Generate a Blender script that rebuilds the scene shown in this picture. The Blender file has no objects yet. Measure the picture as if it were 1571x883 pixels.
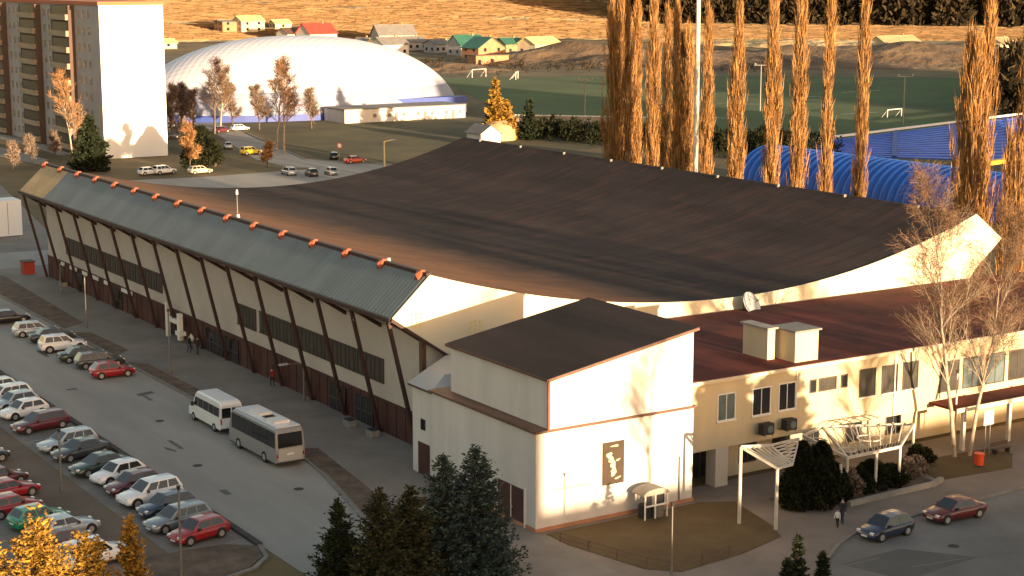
import bpy, math, random
import numpy as np
from mathutils import Vector, Matrix
R_ = math.radians
random.seed(7)
SC = bpy.context.scene
COL = SC.collection

# ------------------------------------------------------------------ camera
CAM_H = 36.0
FPX, PCX, PCY = 2623.0, 785.5, 441.5
PITCH = math.atan(476 / FPX); AZ = R_(32.5)
VF = np.array([math.sin(AZ) * math.cos(PITCH), math.cos(AZ) * math.cos(PITCH), -math.sin(PITCH)])
VR = np.array([math.cos(AZ), -math.sin(AZ), 0.0])
VU = np.cross(VR, VF)
CP = np.array([0, 0, CAM_H])
cd = bpy.data.cameras.new('camera'); cam = bpy.data.objects.new('camera', cd); COL.objects.link(cam)
cd.sensor_width = 36.0; cd.lens = FPX / 1571 * 36.0; cd.clip_start = 1.0; cd.clip_end = 9000
cam.matrix_world = Matrix(((VR[0], VU[0], -VF[0], 0), (VR[1], VU[1], -VF[1], 0), (VR[2], VU[2], -VF[2], CAM_H), (0, 0, 0, 1)))
SC.camera = cam

# ------------------------------------------------------------------ world, sun, exposure
SUN_EL, SUN_AZ = 4.2, 2.4          # degrees; azimuth from -Y towards +X
w = bpy.data.worlds.new('World'); SC.world = w; w.use_nodes = True
nt = w.node_tree; bg = nt.nodes['Background']
sky = nt.nodes.new('ShaderNodeTexSky'); sky.sky_type = 'NISHITA'; sky.sun_disc = False
sky.sun_elevation = R_(SUN_EL); sky.sun_rotation = R_(180 - SUN_AZ); sky.altitude = 300
sky.air_density = 1.0; sky.dust_density = 1.5; sky.ozone_density = 1.0
tint = nt.nodes.new('ShaderNodeMix'); tint.data_type = 'RGBA'; tint.blend_type = 'MULTIPLY'
tint.inputs[0].default_value = 1.0; tint.inputs[7].default_value = (1.24, 1.0, 0.84, 1)
nt.links.new(sky.outputs[0], tint.inputs[6]); nt.links.new(tint.outputs[2], bg.inputs[0])
bg.inputs[1].default_value = 0.15
sd = bpy.data.lights.new('sun', 'SUN'); sun = bpy.data.objects.new('sun', sd); COL.objects.link(sun)
sd.energy = 5.0; sd.angle = R_(0.6); sd.color = (1.0, 0.71, 0.42)
toSun = Vector((math.sin(R_(SUN_AZ)) * math.cos(R_(SUN_EL)), -math.cos(R_(SUN_AZ)) * math.cos(R_(SUN_EL)), math.sin(R_(SUN_EL))))
sun.rotation_euler = toSun.to_track_quat('Z', 'Y').to_euler()
sun.location = (0, -60, 80)
SC.view_settings.view_transform = 'Standard'; SC.view_settings.look = 'None'
SC.view_settings.exposure = 1.72; SC.view_settings.gamma = 1.0

# ------------------------------------------------------------------ layout helpers
def ray(x, y): return VR * (x - PCX) + VU * (PCY - y) + VF * FPX
def G(x, y, z=0.0):
    d = ray(x, y); return CP + d * (z - CAM_H) / d[2]
def PYp(x, y, Y):
    d = ray(x, y); return CP + d * Y / d[1]

# ------------------------------------------------------------------ materials
def mat(name, col, rough=0.85, var=0.0, scale=0.3, bump=0.0, bscale=None, col2=None, metal=0.0, spec=0.5, detail=5, island=0.0, coord='Object', stretch=None, trans=False, coat=0.0, bdist=0.1, ramp=(0.34, 0.66)):
    m = bpy.data.materials.new(name); m.use_nodes = True
    n = m.node_tree.nodes; l = m.node_tree.links; b = n['Principled BSDF']
    b.inputs['Roughness'].default_value = rough; b.inputs['Metallic'].default_value = metal
    b.inputs['Specular IOR Level'].default_value = spec; b.inputs['Coat Weight'].default_value = coat
    b.inputs['Base Color'].default_value = (*col, 1)
    out = None
    if var > 0 or bump > 0 or col2:
        tc = n.new('ShaderNodeTexCoord'); src = tc.outputs[coord]
        if coord == 'World':
            pass
        if stretch:
            mp = n.new('ShaderNodeMapping'); mp.inputs['Scale'].default_value = stretch
            l.new(src, mp.inputs[0]); src = mp.outputs[0]
        tx = n.new('ShaderNodeTexNoise'); tx.inputs['Scale'].default_value = scale; tx.inputs['Detail'].default_value = detail
        tx.inputs['Roughness'].default_value = 0.62
        l.new(src, tx.inputs[0])
        if col2 or var > 0:
            r = n.new('ShaderNodeValToRGB'); r.color_ramp.elements[0].position = ramp[0]; r.color_ramp.elements[1].position = ramp[1]
            a = tuple(c * (1 - var) for c in col); c2 = col2 if col2 else tuple(min(1, c * (1 + var)) for c in col)
            r.color_ramp.elements[0].color = (*a, 1); r.color_ramp.elements[1].color = (*c2, 1)
            l.new(tx.outputs[0], r.inputs[0]); out = r.outputs[0]
        if bump > 0:
            t2 = n.new('ShaderNodeTexNoise'); t2.inputs['Scale'].default_value = bscale or scale * 6; t2.inputs['Detail'].default_value = 4
            l.new(src, t2.inputs[0])
            bp = n.new('ShaderNodeBump'); bp.inputs['Strength'].default_value = bump; bp.inputs['Distance'].default_value = bdist
            l.new(t2.outputs[0], bp.inputs['Height']); l.new(bp.outputs[0], b.inputs['Normal'])
    if island > 0:
        g = n.new('ShaderNodeNewGeometry'); mr = n.new('ShaderNodeMapRange')
        mr.inputs[3].default_value = 1 - island; mr.inputs[4].default_value = 1 + island
        l.new(g.outputs['Random Per Island'], mr.inputs[0])
        mx = n.new('ShaderNodeMix'); mx.data_type = 'RGBA'; mx.blend_type = 'MULTIPLY'; mx.inputs[0].default_value = 1
        if out: l.new(out, mx.inputs[6])
        else: mx.inputs[6].default_value = (*col, 1)
        cc = n.new('ShaderNodeCombineColor')
        for i in range(3): l.new(mr.outputs[0], cc.inputs[i])
        l.new(cc.outputs[0], mx.inputs[7]); out = mx.outputs[2]
    if out: l.new(out, b.inputs['Base Color'])
    return m

M = {}
def defm(k, *a, **kw): M[k] = mat(k, *a, **kw)
defm('dry_ground', (0.115, 0.085, 0.036), 1.0, 0.45, 0.05, 0.4, 2.0, detail=8)
defm('lawn', (0.115, 0.066, 0.026), 1.0, 0.4, 0.35, 0.5, 6.0, col2=(0.10, 0.072, 0.028), detail=8)
defm('verge', (0.12, 0.085, 0.06), 1.0, 0.4, 0.6, 0.5, 6.0, detail=8)
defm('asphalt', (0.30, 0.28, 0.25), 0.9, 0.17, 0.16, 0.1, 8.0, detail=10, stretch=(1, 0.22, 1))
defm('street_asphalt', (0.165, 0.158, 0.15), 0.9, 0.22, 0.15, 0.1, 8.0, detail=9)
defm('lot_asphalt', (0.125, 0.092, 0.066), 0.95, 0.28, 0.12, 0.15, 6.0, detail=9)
defm('bay_asphalt', (0.17, 0.155, 0.14), 0.9, 0.22, 0.25, 0.1, 6.0, detail=9)
defm('paving', (0.20, 0.176, 0.155), 0.9, 0.2, 0.18, 0.12, 5.0, detail=9)
defm('paving_warm', (0.19, 0.155, 0.13), 0.9, 0.2, 0.2, 0.12, 5.0, detail=9)
defm('kerb', (0.20, 0.185, 0.165), 0.9, 0.25, 0.8)
defm('dark_kerb', (0.045, 0.042, 0.04), 0.9, 0.3, 0.8)
defm('patch', (0.10, 0.098, 0.092), 0.9, 0.1, 0.5)
defm('paint_line', (0.55, 0.54, 0.5), 0.8, 0.35, 2.0)
defm('worn_paint', (0.26, 0.25, 0.23), 0.8, 0.45, 1.5, detail=8)
defm('pitch_grass', (0.048, 0.085, 0.020), 1.0, 0.3, 0.02, 0.5, 1.2, detail=6)
defm('field_straw', (0.50, 0.33, 0.13), 1.0, 0.5, 0.012, 1.0, 0.05, col2=(0.80, 0.58, 0.28), detail=9, stretch=(1.0, 1.0, 1), bdist=9.0)
defm('soil', (0.10, 0.062, 0.036), 1.0, 0.4, 0.05, 1.0, 0.12, col2=(0.19, 0.125, 0.07), detail=10, bdist=2.5)
defm('straw_tuft', (0.17, 0.108, 0.055), 1.0, island=0.5, spec=0.1)
defm('meadow', (0.062, 0.060, 0.018), 1.0, 0.4, 0.05, 0.5, 1.0, col2=(0.105, 0.085, 0.032), detail=9)
defm('wall_beige', (0.49, 0.44, 0.39), 0.9, 0.07, 0.25, 0.05, 8.0, detail=9)
defm('wall_white', (0.60, 0.57, 0.54), 0.9, 0.09, 0.5, 0.05, 8.0, detail=10, stretch=(1, 1, 0.22))
defm('wall_cream', (0.52, 0.44, 0.30), 0.9, 0.12, 0.3, 0.05, 8.0, detail=9, stretch=(1, 1, 0.35))
defm('fascia_white', (0.60, 0.53, 0.40), 0.85, 0.06, 0.2, detail=8, stretch=(1, 1, 0.3))
defm('roof_bitumen', (0.042, 0.033, 0.031), 1.0, 0.28, 0.10, 0.15, 2.0, col2=(0.058, 0.044, 0.041), detail=10, stretch=(1.8, 0.4, 1), spec=0.15)
defm('roof_sunlit', (0.24, 0.12, 0.065), 1.0, 0.3, 0.15, 0.15, 2.0, detail=10, stretch=(1.5, 0.3, 1), spec=0.2)  # warm roof strip with the low sun put into the colour
defm('roof_red', (0.095, 0.030, 0.026), 0.95, 0.3, 0.16, 0.1, 3.0, col2=(0.17, 0.038, 0.028), detail=9, spec=0.2, ramp=(0.40, 0.72))
defm('metal_panel', (0.135, 0.158, 0.165), 0.6, 0.18, 0.12, detail=8, stretch=(0.4, 2.0, 1), spec=0.4)
defm('tan_panel', (0.38, 0.28, 0.15), 0.7, 0.2, 0.25, detail=8)
defm('dark_red', (0.062, 0.018, 0.015), 0.7, 0.3, 0.4)
defm('strut_brown', (0.035, 0.012, 0.011), 0.6, 0.2, 0.6)
defm('orange_metal', (0.25, 0.065, 0.03), 0.6, 0.15, 1.0)
defm('flashing', (0.12, 0.062, 0.042), 0.6, 0.2, 1.0)
defm('window_grey', (0.05, 0.048, 0.043), 0.35, 0.35, 0.6)
defm('glass_dark', (0.02, 0.022, 0.025), 0.12, spec=0.6)
defm('glass_blue', (0.12, 0.16, 0.17), 0.15, 0.25, 0.5, spec=0.6)
defm('frame_white', (0.7, 0.68, 0.64), 0.6)
defm('frame_brown', (0.07, 0.05, 0.04), 0.6)
defm('car_glass', (0.010, 0.011, 0.013), 0.08, spec=0.7)
defm('rubber', (0.02, 0.02, 0.02), 0.9)
defm('alloy', (0.5, 0.5, 0.5), 0.35, metal=0.6)
defm('lens', (0.75, 0.75, 0.72), 0.15)
defm('tail_red', (0.35, 0.02, 0.015), 0.25)
defm('plastic_black', (0.02, 0.02, 0.022), 0.6)
defm('plate', (0.7, 0.7, 0.68), 0.5)
defm('pole_grey', (0.17, 0.17, 0.165), 0.5, metal=0.3)
defm('pole_white', (0.50, 0.46, 0.40), 0.6, 0.1, 2.0)
defm('pole_yellow', (0.62, 0.5, 0.22), 0.6)
defm('bark', (0.10, 0.07, 0.05), 1.0, 0.4, 3.0)
defm('bark_birch', (0.36, 0.29, 0.22), 0.9, 0.4, 3.0, col2=(0.42, 0.35, 0.28))
defm('spruce_blue', (0.042, 0.062, 0.058), 1.0, island=0.55, spec=0.2)
defm('spruce_olive', (0.036, 0.038, 0.018), 1.0, island=0.55, spec=0.2)
defm('spruce_dark', (0.018, 0.026, 0.012), 1.0, island=0.5, spec=0.2)
defm('thuja_gold', (0.27, 0.155, 0.028), 1.0, island=0.6, spec=0.2)
defm('poplar_twig', (0.32, 0.175, 0.068), 1.0, island=0.6, spec=0.1)
defm('poplar_bark', (0.16, 0.075, 0.03), 1.0, island=0.4)
defm('bare_twig', (0.17, 0.105, 0.065), 1.0, island=0.5, spec=0.1)
defm('warm_twig', (0.32, 0.17, 0.075), 1.0, island=0.5, spec=0.1)
defm('grey_twig', (0.20, 0.15, 0.12), 1.0, island=0.5, spec=0.1)
defm('forest_tree', (0.032, 0.024, 0.013), 1.0, island=0.7, spec=0.1)
defm('hedge_leaf', (0.018, 0.021, 0.010), 1.0, island=0.6, spec=0.1)
defm('dome_skin', (0.60, 0.61, 0.68), 0.5, 0.03, 0.1)
defm('dome_shade', (0.24, 0.27, 0.38), 0.6, 0.1, 0.4, stretch=(1, 1, 0.2))  # same membrane, with shade painted in as a darker blue
defm('blue_band', (0.04, 0.075, 0.30), 0.6)
defm('tent_blue', (0.012, 0.095, 0.46), 0.45, 0.15, 0.3)
defm('seat_blue', (0.008, 0.075, 0.50), 0.5, 0.3, 0.4)
defm('brick', (0.42, 0.20, 0.11), 0.95, 0.15, 0.5)
defm('green_roof', (0.03, 0.12, 0.085), 0.6, 0.15, 0.3)
defm('tile_red', (0.35, 0.045, 0.03), 0.8, 0.15, 0.5)
defm('tile_grey', (0.18, 0.17, 0.16), 0.8, 0.15, 0.5)
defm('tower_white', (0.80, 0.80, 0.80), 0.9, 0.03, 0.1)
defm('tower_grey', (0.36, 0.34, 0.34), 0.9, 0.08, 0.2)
defm('tower_brown', (0.10, 0.066, 0.052), 0.9, 0.12, 0.3)
defm('tower_balcony', (0.36, 0.28, 0.20), 0.9, 0.25, 0.25)
defm('terracotta', (0.42, 0.13, 0.06), 0.8)
defm('yellow_cloth', (0.75, 0.52, 0.03), 0.8)
defm('orange_bin', (0.65, 0.07, 0.02), 0.5)
defm('poster_dark', (0.035, 0.02, 0.01), 0.6, 0.3, 1.2)
defm('poster_light', (0.62, 0.5, 0.3), 0.6, 0.2, 2.0)
defm('dish', (0.34, 0.36, 0.38), 0.5)
defm('dish_pale', (0.36, 0.36, 0.36), 0.5)
defm('concrete', (0.26, 0.24, 0.21), 0.95, 0.2, 0.6)
defm('skin', (0.48, 0.29, 0.21), 0.6)
defm('cloth_dark', (0.018, 0.02, 0.028), 0.9)
defm('cloth_blue', (0.03, 0.045, 0.09), 0.9)
defm('cloth_red', (0.25, 0.03, 0.03), 0.9)
defm('cloth_white', (0.6, 0.6, 0.58), 0.9)
defm('hair', (0.02, 0.014, 0.01), 0.8)
defm('bus_silver', (0.30, 0.305, 0.31), 0.35, metal=0.3, spec=0.5)
defm('van_white', (0.72, 0.73, 0.74), 0.35, coat=0.3)
for k, c in dict(red=(0.30, 0.008, 0.014), maroon=(0.10, 0.010, 0.016), white=(0.75, 0.77, 0.80), silver=(0.38, 0.43, 0.47), grey=(0.17, 0.20, 0.23),
                 black=(0.015, 0.016, 0.02), navy=(0.02, 0.03, 0.07), dgreen=(0.018, 0.045, 0.035), green=(0.01, 0.22, 0.12), yellow=(0.7, 0.5, 0.02),
                 cream=(0.6, 0.52, 0.36), orange=(0.6, 0.08, 0.02), dgrey=(0.055, 0.06, 0.065)).items():
    defm('paint_' + k, c, 0.3, coat=0.5, metal=0.25 if k in ('silver', 'grey', 'dgrey') else 0.0)

def roof_material():
    m = mat('hall_roofing', (0.045, 0.035, 0.033), 1.0, 0.28, 0.10, 0.15, 2.0, col2=(0.062, 0.046, 0.043), detail=10, stretch=(1.8, 0.4, 1), spec=0.15)
    n = m.node_tree.nodes; l = m.node_tree.links; b = n['Principled BSDF']; base = b.inputs['Base Color'].links[0].from_socket
    tc = n.new('ShaderNodeTexCoord'); sp = n.new('ShaderNodeSeparateXYZ'); l.new(tc.outputs['Object'], sp.inputs[0])
    ns = n.new('ShaderNodeTexNoise'); ns.inputs['Scale'].default_value = 0.25; ns.inputs['Detail'].default_value = 8; l.new(tc.outputs['Object'], ns.inputs[0])
    a = n.new('ShaderNodeMath'); a.operation = 'MULTIPLY_ADD'; a.inputs[1].default_value = 0.05; l.new(sp.outputs[1], a.inputs[0]); l.new(sp.outputs[0], a.inputs[2])
    c = n.new('ShaderNodeMath'); c.operation = 'MULTIPLY_ADD'; c.inputs[1].default_value = 9.0; l.new(ns.outputs[0], c.inputs[0]); l.new(a.outputs[0], c.inputs[2])
    mr = n.new('ShaderNodeMapRange'); mr.inputs[1].default_value = -15.5; mr.inputs[2].default_value = -3.5; mr.inputs[3].default_value = 1; mr.inputs[4].default_value = 0; l.new(c.outputs[0], mr.inputs[0])
    mx = n.new('ShaderNodeMix'); mx.data_type = 'RGBA'; l.new(mr.outputs[0], mx.inputs[0]); l.new(base, mx.inputs[6]); mx.inputs[7].default_value = (0.25, 0.125, 0.068, 1)  # sunlit strip along the left ridge painted into the roof colour
    # felt sheets: thin lighter laps and reddish worn patches
    br = n.new('ShaderNodeTexBrick'); br.inputs['Scale'].default_value = 1.0; br.inputs['Brick Width'].default_value = 9.0; br.inputs['Row Height'].default_value = 1.05; br.inputs['Mortar Size'].default_value = 0.035
    br.inputs['Color1'].default_value = (0.86, 0.86, 0.86, 1); br.inputs['Color2'].default_value = (1.12, 1.1, 1.08, 1); br.inputs['Mortar'].default_value = (1.5, 1.4, 1.35, 1); l.new(tc.outputs['Object'], br.inputs[0])
    m2 = n.new('ShaderNodeMix'); m2.data_type = 'RGBA'; m2.blend_type = 'MULTIPLY'; m2.inputs[0].default_value = 1; l.new(mx.outputs[2], m2.inputs[6]); l.new(br.outputs[0], m2.inputs[7])
    n3 = n.new('ShaderNodeTexNoise'); n3.inputs['Scale'].default_value = 0.5; n3.inputs['Detail'].default_value = 6; mp = n.new('ShaderNodeMapping'); mp.inputs['Scale'].default_value = (0.35, 1.6, 1); l.new(tc.outputs['Object'], mp.inputs[0]); l.new(mp.outputs[0], n3.inputs[0])
    r3 = n.new('ShaderNodeMapRange'); r3.inputs[1].default_value = 0.54; r3.inputs[2].default_value = 0.70; r3.inputs[3].default_value = 0; r3.inputs[4].default_value = 0.42; l.new(n3.outputs[0], r3.inputs[0])
    m3 = n.new('ShaderNodeMix'); m3.data_type = 'RGBA'; l.new(r3.outputs[0], m3.inputs[0]); l.new(m2.outputs[2], m3.inputs[6]); m3.inputs[7].default_value = (0.115, 0.05, 0.045, 1)
    l.new(m3.outputs[2], b.inputs['Base Color']); return m
M['hall_roofing'] = roof_material()

# ------------------------------------------------------------------ mesh helpers
WLOC = {}
def tag(o, label=None, cat=None, group=None, kind=None):
    if label: o['label'] = label
    if cat: o['category'] = cat
    if group: o['group'] = group
    if kind: o['kind'] = kind
    return o
def empty(name, loc, label=None, cat=None, group=None):
    o = bpy.data.objects.new(name, None); COL.objects.link(o); o.location = loc; o.empty_display_size = 0.3
    WLOC[o.name] = Vector(loc); return tag(o, label, cat, group)
def link(name, me, parent=None, center=True):
    o = bpy.data.objects.new(name, me); COL.objects.link(o)
    c = Vector((0, 0, 0))
    if center and len(me.vertices):
        n = len(me.vertices); a = np.empty(n * 3, dtype=np.float32); me.vertices.foreach_get('co', a); a = a.reshape(-1, 3)
        c = Vector(((a[:, 0].min() + a[:, 0].max()) / 2, (a[:, 1].min() + a[:, 1].max()) / 2, a[:, 2].min()))
        a -= np.array(c, dtype=np.float32); me.vertices.foreach_set('co', a.ravel())
    base = WLOC[parent.name] if parent else Vector((0, 0, 0))
    o.parent = parent; o.location = c - base; WLOC[o.name] = c
    return o
class MB:
    def __init__(s): s.v = []; s.f = []; s.m = []; s.sm = []
    def add(s, vs, fs, m=0, smooth=False):
        k = len(s.v); s.v += [tuple(map(float, p)) for p in vs]
        for f in fs: s.f.append([i + k for i in f]); s.m.append(m); s.sm.append(smooth)
        return s
    def box(s, x0, x1, y0, y1, z0, z1, m=0):
        return s.add([(x0, y0, z0), (x1, y0, z0), (x1, y1, z0), (x0, y1, z0), (x0, y0, z1), (x1, y0, z1), (x1, y1, z1), (x0, y1, z1)],
                     [(0, 3, 2, 1), (4, 5, 6, 7), (0, 1, 5, 4), (1, 2, 6, 5), (2, 3, 7, 6), (3, 0, 4, 7)], m)
    def prism(s, pts, z0, z1, m=0):      # pts: 2D ccw polygon, vertical extrusion
        n = len(pts)
        return s.add([(p[0], p[1], z0) for p in pts] + [(p[0], p[1], z1) for p in pts],
                     [tuple(range(n - 1, -1, -1)), tuple(range(n, 2 * n))] + [(i, (i + 1) % n, n + (i + 1) % n, n + i) for i in range(n)], m)
    def prismY(s, pts, y0, y1, m=0):     # pts in XZ, extruded along Y
        n = len(pts)
        return s.add([(p[0], y0, p[1]) for p in pts] + [(p[0], y1, p[1]) for p in pts],
                     [tuple(range(n)), tuple(range(2 * n - 1, n - 1, -1))] + [((i + 1) % n, i, n + i, n + (i + 1) % n) for i in range(n)], m)
    def prismX(s, pts, x0, x1, m=0):     # pts in YZ, extruded along X
        n = len(pts)
        return s.add([(x0, p[0], p[1]) for p in pts] + [(x1, p[0], p[1]) for p in pts],
                     [tuple(range(n - 1, -1, -1)), tuple(range(n, 2 * n))] + [(i, (i + 1) % n, n + (i + 1) % n, n + i) for i in range(n)], m)
    def tube(s, p0, p1, r0, r1=None, n=8, m=0, smooth=True, caps=True):
        r1 = r0 if r1 is None else r1
        a, b = Vector(p0), Vector(p1); d = (b - a).normalized()
        u = d.cross(Vector((0, 0, 1))); u = u.normalized() if u.length > 1e-4 else Vector((1, 0, 0)); v = d.cross(u)
        vs = []
        for c, r in ((a, r0), (b, r1)):
            for i in range(n):
                t = 2 * math.pi * i / n + math.pi / n; vs.append(c + (u * math.cos(t) + v * math.sin(t)) * r)
        fs = [(i, (i + 1) % n, n + (i + 1) % n, n + i) for i in range(n)]
        s.add(vs, fs, m, smooth)
        if caps: s.add(vs[:n], [tuple(range(n - 1, -1, -1))], m); s.add(vs[n:], [tuple(range(n))], m)
        return s
    def beam(s, p0, p1, wx, wz, m=0):
        a, b = Vector(p0), Vector(p1); d = (b - a).normalized()
        up = Vector((0, 0, 1)) if abs(d.z) < 0.9 else Vector((0, 1, 0))
        u = d.cross(up).normalized(); v = u.cross(d).normalized()
        vs = [c + u * (sx * wx / 2) + v * (sz * wz / 2) for c in (a, b) for sx, sz in ((-1, -1), (1, -1), (1, 1), (-1, 1))]
        return s.add(vs, [(3, 2, 1, 0), (4, 5, 6, 7), (0, 1, 5, 4), (1, 2, 6, 5), (2, 3, 7, 6), (3, 0, 4, 7)], m)
    def mesh(s, name, mats):
        me = bpy.data.meshes.new(name); me.from_pydata(s.v, [], s.f)
        for mm in (mats if isinstance(mats, (list, tuple)) else [mats]): me.materials.append(M[mm] if isinstance(mm, str) else mm)
        for p, k, sm in zip(me.polygons, s.m, s.sm): p.material_index = k; p.use_smooth = sm
        me.update(); return me
    def build(s, name, mats, parent=None, center=True): return link(name, s.mesh(name, mats), parent, center)
def bevel(o, w=0.03, seg=2, angle=35):
    b = o.modifiers.new('bevel', 'BEVEL'); b.width = w; b.segments = seg; b.limit_method = 'ANGLE'; b.angle_limit = R_(angle); return o
def sheet(name, pts, z, m, thick=0.0):
    b = MB(); n = len(pts)
    if thick: b.prism(pts, z - thick, z)
    else: b.add([(p[0], p[1], z) for p in pts], [tuple(range(n))])
    o = b.build(name, m); o['kind'] = 'structure'; return o
def ccw(pts):
    a = sum(pts[i][0] * pts[(i + 1) % len(pts)][1] - pts[(i + 1) % len(pts)][0] * pts[i][1] for i in range(len(pts)))
    return pts if a > 0 else pts[::-1]
def strip(pts, wd):
    L, Rr = [], []
    for i, p in enumerate(pts):
        a = Vector(pts[max(i - 1, 0)][:2]); b = Vector(pts[min(i + 1, len(pts) - 1)][:2]); d = (b - a).normalized(); nrm = Vector((-d.y, d.x))
        L.append(Vector(p[:2]) + nrm * wd / 2); Rr.append(Vector(p[:2]) - nrm * wd / 2)
    return L, Rr
def kerb(name, pts, wd=0.25, h=0.13, m='kerb'):
    L, Rr = strip(pts, wd); b = MB()
    for i in range(len(pts) - 1):
        b.prism([Rr[i], Rr[i + 1], L[i + 1], L[i]], -0.05, h)
    o = b.build(name, m); o['kind'] = 'structure'; return o
def tris(name, V, T, m, parent=None, quads=False, smooth=False, midx=None):
    me = bpy.data.meshes.new(name); V = np.asarray(V, dtype=np.float32); T = np.asarray(T, dtype=np.int32); k = T.shape[1]
    me.vertices.add(len(V)); me.vertices.foreach_set('co', V.ravel())
    me.loops.add(T.size); me.loops.foreach_set('vertex_index', T.ravel())
    me.polygons.add(len(T)); me.polygons.foreach_set('loop_start', np.arange(0, T.size, k, dtype=np.int32))
    me.update(calc_edges=True)
    for mm in (m if isinstance(m, (list, tuple)) else [m]): me.materials.append(M[mm])
    return link(name, me, parent)
def copy_tree(o, parent=None):
    c = o.copy(); COL.objects.link(c); c.parent = parent
    for ch in list(o.children): copy_tree(ch, c)
    return c
def place(o, loc, rz=0.0, s=1.0, label=None, group=None):
    o.location = loc; o.rotation_euler = (0, 0, rz); o.scale = (s, s, s) if not isinstance(s, tuple) else s
    if label: o['label'] = label
    if group: o['group'] = group
    return o
def recolor(root, part, m):
    for ch in root.children:
        if ch.name.split('.')[0] == part:
            ch.material_slots[0].link = 'OBJECT'; ch.material_slots[0].material = M[m]

# ------------------------------------------------------------------ GROUND
def ground_h(x, y):
    d = math.hypot(x, y) ; h = 0.0
    if d > 850: h = (d - 850) * 0.08 if d < 1500 else 52 + (d - 1500) * 0.02
    if d > 850: h += 1.6 * math.sin(x * 0.011 + 1) * math.sin(y * 0.009) * min(1, (d - 850) / 200)
    return h
b = MB(); xs = np.concatenate([np.linspace(-3000, 0, 20)[:-1], np.linspace(0, 1600, 81), np.linspace(1700, 4000, 15)])
ys = np.concatenate([np.linspace(-1200, 0, 9)[:-1], np.linspace(0, 2400, 121), np.linspace(2500, 4200, 12)])
nx = len(xs)
vs = [(x, y, ground_h(x, y)) for y in ys for x in xs]
fs = [(j * nx + i, j * nx + i + 1, (j + 1) * nx + i + 1, (j + 1) * nx + i) for j in range(len(ys) - 1) for i in range(nx - 1)]
b.add(vs, fs, 0, True); g = b.build('ground', ['dry_ground'], center=False); g['kind'] = 'structure'
# straw field draped on the slope (its standing tufts come with the vegetation)
b = MB(); ang = np.linspace(R_(4), R_(52), 60); rr = np.linspace(885, 1700, 50)
vs = []
for a in ang:
    for r in rr:
        r2 = r + (40 * math.sin(a * 14) + 60 * math.sin(a * 5)) * max(0, 1 - (r - 885) / 200) * 0.4
        x, y = r2 * math.sin(a), r2 * math.cos(a); vs.append((x, y, ground_h(x, y) + 0.35))
n = len(rr); fs = [((i + 1) * n + j, i * n + j, i * n + j + 1, (i + 1) * n + j + 1)[::-1] for i in range(len(ang) - 1) for j in range(n - 1)]
b.add(vs, fs, 0, True); o = b.build('far_field', 'field_straw', center=False); o['kind'] = 'structure'

Z1 = 0.010
# left road + bays
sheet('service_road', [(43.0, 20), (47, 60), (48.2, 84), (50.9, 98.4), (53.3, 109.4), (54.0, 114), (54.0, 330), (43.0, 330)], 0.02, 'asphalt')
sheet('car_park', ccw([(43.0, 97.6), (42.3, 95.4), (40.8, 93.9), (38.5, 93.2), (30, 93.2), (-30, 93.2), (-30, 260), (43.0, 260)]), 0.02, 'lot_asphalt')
sheet('parking_bays', [(37.4, 96.5), (42.8, 96.5), (42.8, 250), (37.4, 250)], 0.026, 'bay_asphalt')
sheet('parking_bays', [(28.5, 96.5), (34.0, 96.5), (34.0, 250), (28.5, 250)], 0.026, 'bay_asphalt')
sheet('road_patch', [tuple(G(x, y)[:2]) for x, y in [(208, 605), (232, 600), (238, 603), (214, 608)]][::-1], 0.026, 'patch')
sheet('road_patch', [tuple(G(x, y)[:2]) for x, y in [(250, 685), (268, 690), (272, 694), (255, 690)]][::-1], 0.026, 'patch')
b = MB()
for i in range(34):
    y = 99.3 + i * 2.9
    for x0, x1 in ((37.6, 42.5), (28.8, 33.8)):
        ax, ay, cx_, cy_ = x0, y - 0.95, x1, y; b.add([(ax, ay - .05, .034), (cx_, cy_ - .05, .034), (cx_, cy_ + .05, .034), (ax, ay + .05, .034)], [(0, 1, 2, 3)])
o = b.build('bay_lines', 'worn_paint', center=False); o['kind'] = 'structure'
for (x, y, a, c) in ((47.2, 122.0, 0.35, 2.8), (50.8, 138.0, 0.3, 2.0), (45.4, 109.0, 0.5, 1.2), (48.6, 160.0, 0.4, 3.2), (46.0, 145.5, 0.9, 0.5)):
    sheet('road_patch', [(x, y), (x + a, y - .1), (x + a * 1.1, y + c), (x + .05, y + c * 1.05)], 0.027, 'patch')
for x, y in ((49.0, 131.0), (46.6, 117.0), (50.4, 107.5), (80.5, 73.5)):
    sheet('manhole', [(x + .38 * math.cos(t * math.pi / 8), y + .38 * math.sin(t * math.pi / 8)) for t in range(16)], 0.03, 'dark_kerb')
kerb('kerb_line', [(42.9, 250), (42.9, 139.6)], 0.45, 0.2, 'dark_kerb')
kerb('kerb_line', [(42.9, 136.6), (42.9, 97.6)], 0.45, 0.2, 'dark_kerb')
kerb('kerb_line', [(42.9, 97.6), (42.3, 95.2), (40.8, 93.7), (38.5, 93.0), (36, 92.8)], 0.3, 0.14)
sheet('traffic_island', ccw([(42.7, 97.5), (42.1, 95.4), (40.6, 94.0), (38.5, 93.3), (33, 93.3), (35.2, 99.3), (41, 98.9)]), 0.10, 'verge', 0.1)
kerb('kerb_line', [(54.1, 330), (54.1, 114), (53.4, 109.4), (51.0, 98.4), (48.3, 84), (47, 60)], 0.22, 0.13)
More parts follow.
